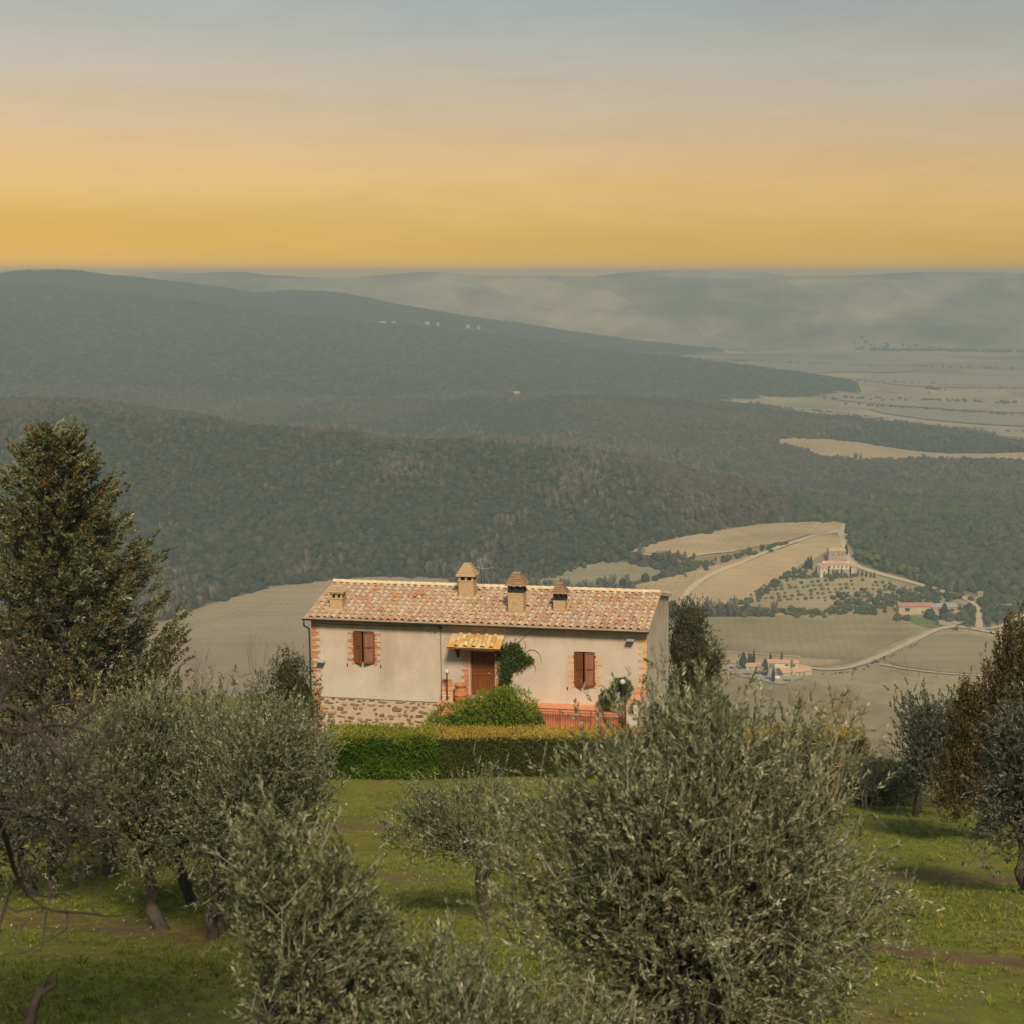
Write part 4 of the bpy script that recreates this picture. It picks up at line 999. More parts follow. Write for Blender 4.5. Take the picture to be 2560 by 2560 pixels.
# aerial on the ridge behind the second chimney
ant = thing('tv_aerial', 'thin metal television aerial standing behind the second chimney', 'aerial', hp(7.30, 3.95, HE+HR-.05), -HYAW)
met = plain('aerial_metal', (.5, .5, .48), .4, .1, 8, 0, .5, .6)
MB().tube([(.06, 0, 0), (.0, 0, 1.25)], .018, 6).build('mast', iron_m, ant)
yb = MB(); yb.tube([(0, 0, .98), (.75, -.2, 1.14)], .010, 5)
for k in range(9):
    f = .15+k*.1; p = np.array([.75*f, -.2*f, .98+.16*f]); yb.tube([p+np.array([.03, .12, 0])*.8, p-np.array([.03, .12, 0])*.8], .006, 4)
yb.build('yagi_boom', met, ant)
pa = MB(); pa.tube([(-.04, -.03, 1.0), (.06, -.03, 1.55)], .012, 5)
for k in range(6):
    z = 1.05+k*.09; x = -.03+.1*(z-1)/.55; pa.tube([(x-.17, -.03, z+.03), (x+.17, -.03, z-.03)], .009, 4)
pa.build('panel_elements', met, ant)
# ------------------------------------------------------------------ terrace and garden furniture
m, t, b = material('terrace_brick'); tcn = N(t, 'ShaderNodeTexCoord').outputs['Object']
bt = N(t, 'ShaderNodeTexBrick'); bt.inputs['Scale'].default_value = 1.0; bt.inputs['Brick Width'].default_value = .26; bt.inputs['Row Height'].default_value = .075; bt.inputs['Mortar Size'].default_value = .008
bt.inputs['Color1'].default_value = (.56, .17, .075, 1); bt.inputs['Color2'].default_value = (.64, .24, .12, 1); bt.inputs['Mortar'].default_value = (.58, .30, .18, 1)
sp = N(t, 'ShaderNodeSeparateXYZ'); t.links.new(tcn, sp.inputs[0]); cb = N(t, 'ShaderNodeCombineXYZ'); t.links.new(sp.outputs['X'], cb.inputs['X']); t.links.new(sp.outputs['Z'], cb.inputs['Y'])
t.links.new(cb.outputs[0], bt.inputs['Vector'])
c = mix(t, 1, bt.outputs['Color'], ramp(t, noise_(t, 2.2, 6, .7, tcn), [(.3, (.75, .75, .75)), (.7, (1.2, 1.2, 1.2))]), 'MULTIPLY')
t.links.new(c, b.inputs['Base Color']); b.inputs['Roughness'].default_value = .9; bump(t, b, bt.outputs['Fac'], -.4, .01); tbrick = m
terra = plain('terracotta_paving', (.62, .25, .125), .85, .15, 3, .3)
terra_pot = plain('terracotta_pot', (.44, .17, .07), .85, .22, 5, .2)
rust = plain('rusty_red_rail', (.20, .055, .035), .6, .3, 6, .2)
globe_m, t, b = material('globe_glass'); b.inputs['Base Color'].default_value = (.75, .74, .68, 1); b.inputs['Roughness'].default_value = .15; b.inputs['Transmission Weight'].default_value = .35; b.inputs['Specular IOR Level'].default_value = .6
ter = thing('terrace', 'orange brick terrace running along the foot of the house front', 'terrace', (HX, HY, HZ), -HYAW)
MB().box((6.40, -.95, -.40), (15.4, -.003, -.145)).build('terrace_slab', terra, ter)
MB().box((6.42, -1.0, GB), (15.38, -.952, -.42)).build('retaining_wall', tbrick, ter)
MB().box((6.40, -1.03, -.419), (15.42, -.951, -.12), .01).build('edge_kerb', terra, ter)
MB().box((8.5, -1.55, GB), (15.6, -1.03, -1.02)).build('lower_walk', terra, ter)
# railing along the lower walk
rl = thing('iron_railing', 'rust red iron railing in front of the orange terrace wall', 'railing', hp(10.85, -1.45, -1.02), -HYAW)
MB().box((-.02, -.02, 1.0), (4.3, .02, 1.035)).build('top_rail', rust, rl); MB().box((-.02, -.012, .88), (4.3, .012, .90)).build('middle_rail', rust, rl); MB().box((-.02, -.012, .08), (4.3, .012, .10)).build('bottom_rail', rust, rl)
barm = MB().box((-.008, -.008, .10), (.008, .008, .88)).mesh('bar'); barm.materials.append(rust)
for k in range(37): link('bar', barm, None, rl, loc=(.06+k*.115, 0, 0))
pom = MB().box((-.02, -.02, 0), (.02, .02, 1.0)).mesh('post'); pom.materials.append(rust)
for k in range(4): link('post', pom, None, rl, loc=(.002+k*1.42, 0, 0))
sr = thing('stair_railing', 'short sloping rust red stair rail beside the stone base', 'railing', hp(5.75, -2.5, -2.3), -HYAW)
MB().rbox((.45, 0, 1.42), (.98, .035, .045), Matrix.Rotation(-.77, 3, 'Y')).build('top_rail', rust, sr)
for k in range(6): MB().box((.12+k*.14-.009, -.009, .1), (.12+k*.14+.009, .009, 1.10+k*.135)).build('bar', rust, sr)
MB().box((.80, -.02, 0), (.84, .02, 1.78)).build('post', rust, sr)
def parapet(lab, back, front, wbot, mat_end):
    (u0, u1, v0, w0), (a0, a1, v1, w1) = back, front
    P = thing('stair_parapet', lab, 'parapet', (HX, HY, HZ), -HYAW)
    vs = [(u0, v0, wbot), (u1, v0, wbot), (u1, v0, w0), (u0, v0, w0), (a0, v1, wbot), (a1, v1, wbot), (a1, v1, w1), (a0, v1, w1)]
    MB().add(vs, [(0, 1, 2, 3), (7, 6, 5, 4), (0, 4, 5, 1), (1, 5, 6, 2), (2, 6, 7, 3), (3, 7, 4, 0)]).build('parapet_wall', mat_end, P)
    n = 11
    for k in range(n):
        f = (k+.5)/n; f0 = k/n; c_ = [u0+(a0-u0)*f, u1+(a1-u1)*f, v0+(v1-v0)*f, w0+(w1-w0)*f]
        an = math.atan2(w1-w0, v1-v0); L_ = math.hypot(w1-w0, v1-v0)/n
        MB().rbox(((c_[0]+c_[1])/2, c_[2], c_[3]+.022), (c_[1]-c_[0]+.03, L_*.9, .045), Matrix.Rotation(math.atan2(w0-w1, v0-v1), 3, 'X'), .005).build('coping_brick', brick_m, P)
    return P
parapet('sloping orange brick parapet with grey stone end beside the terracotta jar', (6.40, 6.87, -.06, .75), (6.58, 7.08, -.72, .10), -2.4, mortar)
parapet('sloping orange brick stair parapet at the right corner of the house', (15.62, 16.12, -.06, .80), (15.30, 15.85, -1.5, .38), -2.4, plaster)
def lamp(lab, u, v, w0, w1):
    L_ = thing('globe_lamp', lab, 'lamp', hp(u, v, w0), -HYAW, 'globe lamps by the house'); h = w1-w0
    MB().tube([(0, 0, 0), (0, 0, h-.12)], .032, 8).build('post', iron_m, L_); MB().lathe([(.07, 0), (.07, .03), (.035, .06)], 10).build('foot', iron_m, L_); MB().lathe([(.03, h-.16), (.06, h-.12), (.065, h-.09)], 10).build('collar', iron_m, L_)
    pr = [(.125*math.sin(math.pi*k/10)+1e-3, h-.125*math.cos(math.pi*k/10)) for k in range(11)]
    MB().lathe(pr, 16).build('globe', globe_m, L_, True)
lamp('globe lamp on black post in front of the brick parapet and jar', 6.84, -.78, .06, 1.33)
lamp('globe lamp on black post in front of the clipped ball trees', 15.08, -1.15, -.4, 1.32)
jar = thing('terracotta_jar', 'tall banded terracotta jar standing left of the door', 'jar', hp(7.41, -.5, -.12), -HYAW)
MB().lathe([(.22, 0), (.29, .05), (.315, .2), (.318, .30), (.335, .315), (.335, .335), (.318, .35), (.30, .45), (.235, .62), (.225, .66), (.30, .74), (.325, .78), (.325, .80), (.27, .80), (.21, .70), (.20, .5), (.1, .2)], 28).build('jar_body', terra_pot, jar, True)
MB().lathe([(.01, .68), (.2, .68)], 16).build('jar_soil', dark_m, jar)
pot = MB().lathe([(.07, 0), (.10, .04), (.115, .10), (.10, .16), (.085, .17), (.07, .16), (.06, .1)], 16).build('small_pot', terra_pot, None, True); pot.matrix_world = MH @ Matrix.Translation((7.72, -.36, -.004)); tag(pot, 'small round terracotta pot on the door step', 'pot')

# ------------------------------------------------------------------ plants
bark = plain('olive_bark', (.085, .07, .052), .95, .35, 9, .8, .1, 0, .03)
twig_m = plain('olive_twig', (.24, .225, .16), .9, .2, 5, .2)
bare_m = plain('bare_bark', (.20, .165, .125), .9, .3, 8, .5, .15, 0, .015)
fig_m = plain('fig_bark', (.06, .048, .036), .85, .35, 6, .5, .2, 0, .01)
OLV = [(0, (.055, .066, .028)), (.3, (.11, .122, .055)), (.55, (.18, .19, .095)), (.8, (.28, .28, .16)), (1, (.44, .43, .28))]
olive_m = leafmat('olive_leaf', OLV, .5, .2, .4)
olive_y = leafmat('olive_leaf_golden', [(0, (.10, .092, .036)), (.4, (.19, .17, .068)), (.75, (.28, .25, .11)), (1, (.38, .35, .18))], .5, .2, .4)
olive_d = leafmat('olive_leaf_dark', [(0, (.045, .052, .032)), (.5, (.10, .105, .062)), (.85, (.18, .18, .115)), (1, (.28, .28, .19))], .5, .2, .4)

def quads_from(base, d, L, wd, side, bend=None):
    """leaf blades: base point, direction, length, width, width direction"""
    n = np.cross(d, side)
    mid = base+d*(L*.45)[:, None]
    tip = base+d*L[:, None]
    if bend is not None: tip = tip+n*(bend*L)[:, None]
    V = np.stack([base, mid+side*(wd*.5)[:, None], tip, mid-side*(wd*.5)[:, None]], 1)
    return V
def leaf_mesh(name, V, tint):
    n = len(V); F = np.arange(n*4).reshape(n, 4)
    return arrays_mesh(name, V.reshape(-1, 3), quads=F, tint=np.repeat(tint, 4))
def sprays(org, dr, L, nl, leaf, width, rng, spread=.6, curve=.0, tip_only=.1):
    """shoots with leaves in pairs up their length"""
    ns = len(org); t_ = np.linspace(tip_only, 1, nl)[None, :]+rng.normal(0, .02, (ns, nl))
    up = np.array([0, 0, 1.]); P = org[:, None]+dr[:, None]*(L[:, None]*t_)[..., None]+up*(curve*(L[:, None]*t_**2))[..., None]
    D = unit(dr[:, None]+up*(2*curve*t_)[..., None])
    s1 = unit(np.cross(D, rng.normal(0, 1, (ns, 1, 3)))); s2 = np.cross(D, s1)
    ph = np.arange(nl)*2.4; ang = ph[None]+rng.normal(0, .35, (ns, nl)); S = s1*np.cos(ang)[..., None]+s2*np.sin(ang)[..., None]
    sp_ = spread*(1.15-.55*t_)
    ld = unit(D+S*sp_[..., None]+rng.normal(0, .16, P.shape))
    sd = unit(np.cross(ld, rng.normal(0, 1, P.shape)*.7+D*.3))
    l = leaf*rng.uniform(.65, 1.15, (ns, nl))*(1-.35*(t_ > .9)); w = width*rng.uniform(.75, 1.2, (ns, nl))
    V = quads_from(P.reshape(-1, 3), ld.reshape(-1, 3), l.ravel(), w.ravel(), sd.reshape(-1, 3), rng.normal(0, .12, l.size))
    return V
def tube_arrays(paths, radii, sides=5):
    Vs, Fs, o = [], [], 0
    for P, R in zip(paths, radii):
        P = np.asarray(P, float); n = len(P); D = unit(np.gradient(P, axis=0))
        ref = np.eye(3)[int(np.argmin(np.abs(D.mean(0))+np.array([0, .02, .04])))]; a = unit(np.cross(D, ref)); b_ = np.cross(D, a); th_ = np.arange(sides)*2*math.pi/sides
        V = P[:, None]+(a[:, None]*np.cos(th_)[None, :, None]+b_[:, None]*np.sin(th_)[None, :, None])*np.asarray(R)[:, None, None]
        k = np.arange(sides); k2 = (k+1) % sides; i = np.arange(n-1)[:, None]
        F = np.stack([i*sides+k, i*sides+k2, (i+1)*sides+k2, (i+1)*sides+k], -1).reshape(-1, 4)+o
        Vs.append(V.reshape(-1, 3)); Fs.append(F); o += n*sides
    return np.concatenate(Vs), np.concatenate(Fs)
def tubes(name, paths, radii, mat_, parent, sides=6):
    V, F = tube_arrays(paths, radii, sides); return link(name, arrays_mesh(name, V, quads=F, smooth=True), mat_, parent)
def wig(p, q, n, amp, rng, sag=0):
    t_ = np.linspace(0, 1, n)[:, None]; P = p*(1-t_)+q*t_; off = np.cumsum(rng.normal(0, 1, (n, 3)), 0); off -= off[0]*(1-t_)+off[-1]*t_
    return P+off*amp*np.linalg.norm(q-p)+np.array([0, 0, 1.])*sag*np.sin(np.pi*t_)*np.linalg.norm(q-p)

def olive(lab, px, y, H_, rx, rz, shoots, seed, mat_=None, leaf=.066, width=.0135, nl=22, zc=None, ry=None, clusters=46, lean=(0, 0), stems=2, rad=.11, upr=.65, x=None, sl=(.20, .44), cat='olive tree', name='olive_tree', spread=.62, tint_lo=0.0, trunk_m=None, group='olive trees in the grove', cl_r=.30, lobes=None):
    rng = np.random.default_rng(seed)
    if x is None: x = at(px, 1600, y)[0]
    z0 = Hs(x, y); T = thing(name, lab, cat, (x, y, z0-.05), 0, group)
    ry = ry or rx*.95; zc = zc if zc is not None else H_-rz
    c0 = np.array([lean[0], lean[1], zc])
    # branch-end clusters filling the crown
    nlb = int(rng.integers(5, 8)); lb = unit(rng.normal(0, 1, (nlb, 3))+np.array([0, 0, .25])); lbr = rng.uniform(.42, .68, nlb); lbo = lb*rng.uniform(.35, .62, nlb)[:, None]
    if lobes: nlb = len(lobes); lbo = np.array([l[:3] for l in lobes]); lbr = np.array([l[3] for l in lobes])
    pk = rng.choice(nlb, clusters*2, p=lbr/lbr.sum()); u = unit(rng.normal(0, 1, (clusters*2, 3))); rad_ = rng.uniform(.25, 1.0, len(u))**.6
    q_ = lbo[pk]+u*(rad_*lbr[pk])[:, None]; q_ = q_[(q_[:, 2] > -.82)][:clusters]
    C = c0+q_*np.array([rx, ry, rz])*.95
    # trunk and limbs
    paths, rr_ = [], []; fork = np.array([lean[0]*.35, lean[1]*.35, max(.5, (zc-rz)*.8+.25)])
    for k in range(stems):
        a_ = 2*math.pi*k/stems+seed; b0 = np.array([math.cos(a_), math.sin(a_), 0])*rad*1.1*(stems > 1); top = fork+np.array([math.cos(a_)*rx*.22, math.sin(a_)*ry*.22, .3*rz])
        paths.append(wig(b0, top, 9, .03, rng)); rr_.append(np.linspace(rad*1.25, rad*.62, 9)*(1+.15*rng.normal(0, 1, 9)).clip(.7, 1.3))
    tubes('trunk', paths, rr_, trunk_m or bark, T, 9)
    tops = [p[-1] for p in paths]; lp, lr = [], []
    for c_ in C:
        s_ = tops[int(np.argmin([np.linalg.norm(c_-q) for q in tops]))]; q = wig(s_, c_, 7, .05, rng, .06); lp.append(q); lr.append(np.linspace(rad*.22, .006, 7))
    tubes('limbs', lp, lr, bark, T, 5)
    # leafy shoots
    ci = rng.integers(0, len(C), shoots); O = C[ci]+rng.normal(0, 1, (shoots, 3))*np.array([rx, ry, rz])*cl_r*.62
    outw = unit((O-c0)/np.array([rx, ry, rz])**1); low = (O[:, 2]-c0[2])/rz
    d = unit(outw*.55+np.array([0, 0, 1.])*(upr+.25*low)[:, None]+rng.normal(0, .48, O.shape))
    L = np.where(rng.random(shoots) < .78, rng.uniform(sl[0]*.5, sl[0]+.35*(sl[1]-sl[0]), shoots), rng.uniform(*sl, shoots))
    V = sprays(O, d, L, nl, leaf, width, rng, spread, -.10)
    tint = np.clip(np.repeat(rng.normal(.45, .16, shoots), nl)+rng.normal(0, .22, shoots*nl)+tint_lo, 0, 1)
    link('crown', leaf_mesh('crown', V, tint), mat_ or olive_m, T)
    k = rng.random(shoots) < .2; tp = [np.stack([O[i]-d[i]*.12, O[i]+d[i]*L[i]*.5, O[i]+d[i]*L[i]]) for i in np.nonzero(k)[0]]
    tubes('twigs', tp, [np.array([.0045, .0035, .0015])]*len(tp), twig_m, T, 3)
    return T

olive('big silver olive tree filling the right foreground in front of the hedge', 1735, 11.6, 4.4, 1.42, 1.66, 9400, 11, zc=2.78, clusters=150, nl=15, sl=(.17, .44), tint_lo=.10, leaf=.056, width=.0145, upr=.6, cl_r=.2, lobes=[(-.05, 0, .60, .38), (.45, .2, .42, .42), (-.52, -.1, .1, .44), (.5, -.2, -.1, .5), (0, .3, -.05, .6), (-.3, 0, -.5, .5), (.3, 0, -.6, .5), (-.27, -.3, .36, .33), (.1, -.4, .1, .5)])
olive('silver olive crown at the bottom of the grove, left of the big olive', 730, 9.4, 3.5, .55, 1.0, 2600, 12, zc=2.45, clusters=40, leaf=.056, width=.0145, sl=(.16, .36), nl=14, upr=.6, cl_r=.26)
olive('low spreading olive crown along the bottom edge between two taller olives', 1150, 9.2, 2.85, 1.15, .85, 3900, 13, zc=1.85, clusters=60, leaf=.054, width=.014, sl=(.16, .36), nl=14, upr=.55, cl_r=.25)
bx = hit(535, 2345); olive('large olive with twin dark trunks, right of the pair in the left grove', 0, bx[1], 5.0, 1.5, 1.95, 4600, 14, x=bx[0], zc=2.65, lean=(.5, .2), clusters=70, stems=2, rad=.105, nl=16, leaf=.07, width=.022)
bx = hit(405, 2325); olive('large olive with one pale trunk, left of the pair in the left grove', 0, bx[1], 5.1, 1.45, 1.95, 4300, 15, x=bx[0], zc=2.7, lean=(-.35, .3), clusters=70, stems=1, rad=.12, nl=16, leaf=.07, width=.022)
bx = hit(490, 2262); olive('olive with a short dark trunk half hidden behind the left pair', 0, bx[1], 4.9, 1.5, 1.8, 1900, 16, x=bx[0], zc=2.6, clusters=50, stems=1, rad=.12, nl=18, leaf=.075, width=.025)
bx = hit(1215, 2300); olive('small sparse olive with a forked trunk on the lawn before the hedge', 0, bx[1], 3.1, 1.38, 1.05, 1300, 17, x=bx[0], zc=2.15, lean=(-.2, 0), clusters=60, stems=2, rad=.07, nl=18, leaf=.06, width=.021, sl=(.2, .55), upr=.75, cl_r=.22)
olive('grey green olive tree close to the left corner of the house', 705, 50, 4.6, 1.6, 2.0, 1900, 18, zc=2.4, clusters=50, nl=13, leaf=.11, width=.042, sl=(.4, .8))
olive('pale olive tree between the conifer and the stone base of the house', 560, 44, 4.5, 1.55, 2.0, 1900, 19, zc=2.4, clusters=50, nl=13, leaf=.11, width=.042, sl=(.4, .8))
olive('golden green olive under the right side of the conifer', 420, 41, 5.0, 1.9, 2.2, 2200, 20, mat_=olive_y, zc=2.6, clusters=50, nl=13, leaf=.105, width=.04, sl=(.4, .8))
olive('golden green olive under the middle of the conifer', 250, 37, 4.5, 1.8, 2.1, 2000, 21, mat_=olive_y, zc=2.4, clusters=50, nl=13, leaf=.10, width=.038, sl=(.4, .7))
olive('dark olive tree behind the bare fig branches at the left edge', 70, 33, 4.4, 1.7, 2.0, 1900, 22, mat_=olive_d, zc=2.4, clusters=50, nl=13, leaf=.095, width=.036)
olive('dark olive tree standing by the low stone wall', 2310, 59.5, 5.0, 1.85, 2.0, 1900, 23, mat_=olive_d, zc=2.95, clusters=54, stems=1, rad=.15, nl=14, leaf=.115, width=.05, sl=(.4, .8))
olive('grey olive cut by the right edge of the picture', 2600, 34, 4.9, 1.25, 2.1, 1900, 24, mat_=olive_d, zc=2.75, clusters=50, nl=13, leaf=.095, width=.036)
# shrubs: leaves spread through lumpy volumes
def shrub(name, lab, cat, loc, lumps, n, leaf, width, mat_, seed, upr=.35, core=None, group=None, shell=.55, nl=5, T=None, partname='crown', sl=None):
    rng = np.random.default_rng(seed)
    if T is None: T = thing(name, lab, cat, loc, 0, group)
    vol = np.array([l[3]*l[4]*l[5] for l in lumps])**.66; pick = rng.choice(len(lumps), n, p=vol/vol.sum()); Lp = np.array(lumps, float)[pick]
    u = unit(rng.normal(0, 1, (n, 3))); r = rng.uniform(shell, 1.0, n)**.7
    f = 1+.13*np.sin(u[:, 0]*9+pick*3)*np.cos(u[:, 2]*8+pick)+.10*np.sin(u[:, 1]*14+pick)
    O = Lp[:, :3]+u*(r*f)[:, None]*Lp[:, 3:6]; O = O[O[:, 2] > .03]; u = u[:len(O)]; 
    k = O[:, 2] > .03; d = unit((O-Lp[:len(O), :3])/Lp[:len(O), 3:6]**1.2*.6+np.array([0, 0, upr])+rng.normal(0, .45, O.shape))
    L = rng.uniform(.6, 1.2, len(O))*(sl or leaf*2.2)
    V = sprays(O, d, L, nl, leaf, width, rng, .8, 0)
    tint = np.clip(np.repeat(rng.normal(.5, .18, len(O)), nl)+rng.normal(0, .2, len(O)*nl), 0, 1)
    link(partname, leaf_mesh(partname, V, tint), mat_, T)
    if core:
        mb = MB()
        for l in lumps:
            pr = [(math.sin(math.pi*k_/6)+1e-3, -math.cos(math.pi*k_/6)) for k_ in range(7)]; q = MB().lathe(pr, 9)
            mb.add([(l[0]+x_*l[3]*.6, l[1]+y_*l[4]*.6, max(.0, l[2]+z_*l[5]*.6)) for x_, y_, z_ in q.v], q.f)
        mb.build('inner_twigs', core, T)
    return T
twigcore = plain('hedge_twigs', (.045, .040, .018), .95, .4, 12, .8, .1, 0, .05)
bush_m = leafmat('bush_leaf', [(0, (.07, .11, .010)), (.4, (.14, .215, .016)), (.7, (.22, .30, .026)), (1, (.33, .37, .05))], .45, .3)
topi_m = leafmat('topiary_leaf', [(0, (.025, .05, .014)), (.5, (.05, .095, .022)), (1, (.12, .17, .035))], .5, .25)
ever_m = leafmat('evergreen_shrub_leaf', [(0, (.035, .045, .018)), (.5, (.07, .082, .032)), (.85, (.115, .12, .05)), (1, (.18, .175, .09))], .45, .25)
yel_m = leafmat('yellow_green_leaf', [(0, (.08, .09, .02)), (.5, (.15, .155, .035)), (1, (.25, .23, .06))], .5, .25)
pale_m = leafmat('pale_shrub_leaf', [(0, (.10, .09, .045)), (.5, (.19, .175, .09)), (.85, (.30, .275, .16)), (1, (.45, .42, .28))], .55, .25)
def hloc(u, v, w=-2.42):
    p = hp(u, v, w); return (p.x, p.y, p.z)
gb = 2.42
shrub('garden_bush', 'broad bright green rounded bush growing below the front door', 'bush', hloc(8.85, -2.5), [(-1.05, .1, 1.75, 1.2, .85, 1.0), (1.35, .2, 2.35, 1.1, .85, 1.05), (.25, .1, 2.1, 1.2, .9, 1.05), (-1.75, -.1, 1.3, .9, .8, .85), (1.7, -.1, 1.7, 1.0, .85, 1.1), (0, -.2, 1.2, 2.4, .9, .95), (.9, .1, 2.75, .75, .7, .65), (-.4, -.1, 2.35, .7, .7, .65)], 8600, .085, .04, bush_m, 31, core=twigcore, nl=6, shell=.8)
for u, v, w_, r, lab in ((14.42, -.75, .32, .50, 'clipped ball tree nearer the railing, lower of the two'), (14.92, -.42, .82, .50, 'clipped ball tree against the wall, taller of the two')):
    p = hp(u, v, -.14); T = thing('ball_topiary', lab, 'topiary', p, 0, 'clipped ball trees on the terrace'); hgt = w_+.14
    MB().tube([(0, 0, 0), (.02, 0, hgt)], .035, 7).build('trunk', bark, T); MB().lathe([(.16, 0), (.2, .05), (.22, .26), (.24, .30), (.2, .30), (.19, .2)], 16).build('pot', terra_pot, T, True)
    shrub('', '', '', None, [(0, 0, hgt, r*.9, r*.9, r*.88)], 2400, .045, .022, topi_m, 33+int(u*10), core=twigcore, T=T, nl=4, shell=.9, sl=.06)
shrub('cone_topiary', 'small dark clipped cone shrub in front of the terrace railing', 'topiary', hloc(11.45, -2.2, -1.75), [(0, 0, .45, .33, .33, .5), (0, 0, .9, .29, .29, .55), (0, 0, 1.35, .17, .17, .48)], 1300, .045, .02, topi_m, 36, core=twigcore, nl=4, shell=.9, sl=.06, upr=.8)
def gl(px, y): 
    x = at(px, 1600, y)[0]; return (x, y, Hs(x, y)-.05)
shrub('evergreen_shrub', 'dense dark evergreen shrub against the left end of the house', 'shrub', gl(690, 69), [(0, 0, 2.4, 1.5, 1.4, 2.2), (.9, .2, 3.0, 1.0, 1.1, 2.0), (-.9, -.2, 1.8, 1.1, 1.1, 1.7), (.5, 0, 4.2, .8, .8, 1.2)], 3800, .095, .042, ever_m, 41, core=twigcore, nl=6)
shrub('holm_oak', 'dark evergreen oak rising behind the right gable of the house', 'tree', gl(1725, 80), [(-.3, 0, 3.6, 1.25, 1.3, 2.4), (.5, 0, 3.0, 1.15, 1.2, 2.0), (0, 0, 5.0, .95, .9, 1.3), (1.1, 0, 2.9, .8, .8, .9), (.2, 0, 1.6, 1.4, 1.3, 1.6)], 3800, .11, .05, ever_m, 42, core=twigcore, nl=6)
px0 = (-2.9, .4, Hs(-2.9, .4)-.1); sp = shrub('added_shade_pine', 'tall umbrella pine beside the viewpoint, outside the view, added to shade the near grass', 'pine', px0, [(.9, 2.4, 11.4, 3.0, 3.0, 1.5), (-1.0, 2.9, 11.2, 2.6, 2.8, 1.4), (.2, 4.4, 11.2, 2.6, 2.4, 1.3), (-2.6, 1.6, 11.0, 2.2, 2.4, 1.2), (3.2, 2.6, 11.3, 2.2, 2.4, 1.2), (1.8, 4.6, 11.2, 2.0, 2.0, 1.1)], 7500, .16, .07, ever_m, 40, nl=6, shell=.15)  # unseen pine added so its crown darkens the lower-left grass
tubes('trunk', [np.array([(0, 0, -.1), (.1, .1, 3), (.0, .5, 6), (.1, 1.4, 9), (.1, 2.4, 11)])], [np.array([.30, .25, .22, .18, .10])], bark, sp, 10)
shrub('evergreen_bush', 'low dark green bush below the evergreen oak at the valley edge', 'bush', gl(1790, 74), [(0, 0, 1.7, .75, .8, .9), (.5, .1, 1.2, .6, .7, .7), (0, 0, .7, .8, .8, .8)], 1400, .10, .045, ever_m, 43, core=twigcore, nl=6)
shrub('yellow_bush', 'small yellow green bush beyond the big olive crown', 'bush', gl(1838, 69), [(0, 0, .9, .55, .6, .7), (.4, 0, .6, .5, .5, .6)], 700, .10, .045, yel_m, 44, core=twigcore, nl=6)
shrub('pale_shrub', 'pale cream flowering shrub at the right corner of the house', 'shrub', gl(1685, 63.8), [(-.8, 0, 1.5, 1.0, .8, 1.2), (.5, 0, 1.7, 1.1, .8, 1.5), (1.4, 0, 1.3, .9, .8, 1.2), (-.1, 0, 2.4, .7, .6, .9)], 2300, .085, .03, pale_m, 45, nl=6, upr=.8)
shrub('dark_shrub', 'dark green ivy covered shrub behind the low stone wall', 'shrub', gl(2215, 65.2), [(0, 0, 1.0, .95, .8, 1.1), (1.0, 0, .8, .9, .8, .9), (-.7, 0, .9, .6, .7, 1.1)], 2200, .09, .05, topi_m, 46, core=twigcore, nl=6)
shrub('brown_shrub', 'straggly brown shrub behind the low stone wall at the right', 'shrub', gl(2440, 64.5), [(0, 0, 1.0, 1.2, .9, 1.0), (1.2, 0, .9, 1.1, .8, .9), (-1.0, 0, .8, .9, .8, .8)], 1900, .09, .035, pale_m, 47, nl=6)
shrub('grove_thicket', 'brown green thicket below the dark olive beyond the lawn', 'thicket', gl(2080, 66), [(0, 0, 1.1, 1.5, .9, 1.1), (1.6, 0, .9, 1.1, .8, 1.0), (-1.5, 0, 1.0, 1.2, .9, 1.0)], 2300, .09, .03, pale_m, 48, nl=6, upr=.7)
shrub('bramble_thicket', 'dark green bramble thicket at the foot of the conifer', 'thicket', gl(330, 52), [(0, 0, 1.2, 2.2, 1.2, 1.4), (2.6, 0, 1.2, 1.8, 1.2, 1.4), (-2.4, 0, 1.2, 1.8, 1.2, 1.5), (4.6, .5, 1.0, 1.5, 1, 1.2)], 3600, .10, .04, ever_m, 49, core=twigcore, nl=6)

# brown cypress group at the right
cyp_m = leafmat('brown_cypress_spray', [(0, (.04, .032, .010)), (.45, (.088, .068, .022)), (.8, (.135, .102, .034)), (1, (.20, .15, .055))], .6, .2, .2)
x0, y0, z0 = gl(2500, 47)
shrub('brown_cypress', 'tall rusty brown cypress at the right edge above the olives', 'cypress', (x0, y0, z0), [(.2, 0, 3.2, 1.0, 1.0, 3.0), (.45, 0, 5.2, .62, .65, 2.2), (1.3, .1, 3.6, 1.0, 1.0, 3.2), (-.75, .1, 3.0, .70, .7, 2.0), (-.95, 0, 3.9, .38, .4, 1.3), (-1.2, 0, 1.9, .6, .6, 1.4), (1.5, 0, 5.4, .6, .6, 2.3)], 8500, .12, .045, cyp_m, 51, upr=1.3, nl=7, sl=.3, shell=.3)

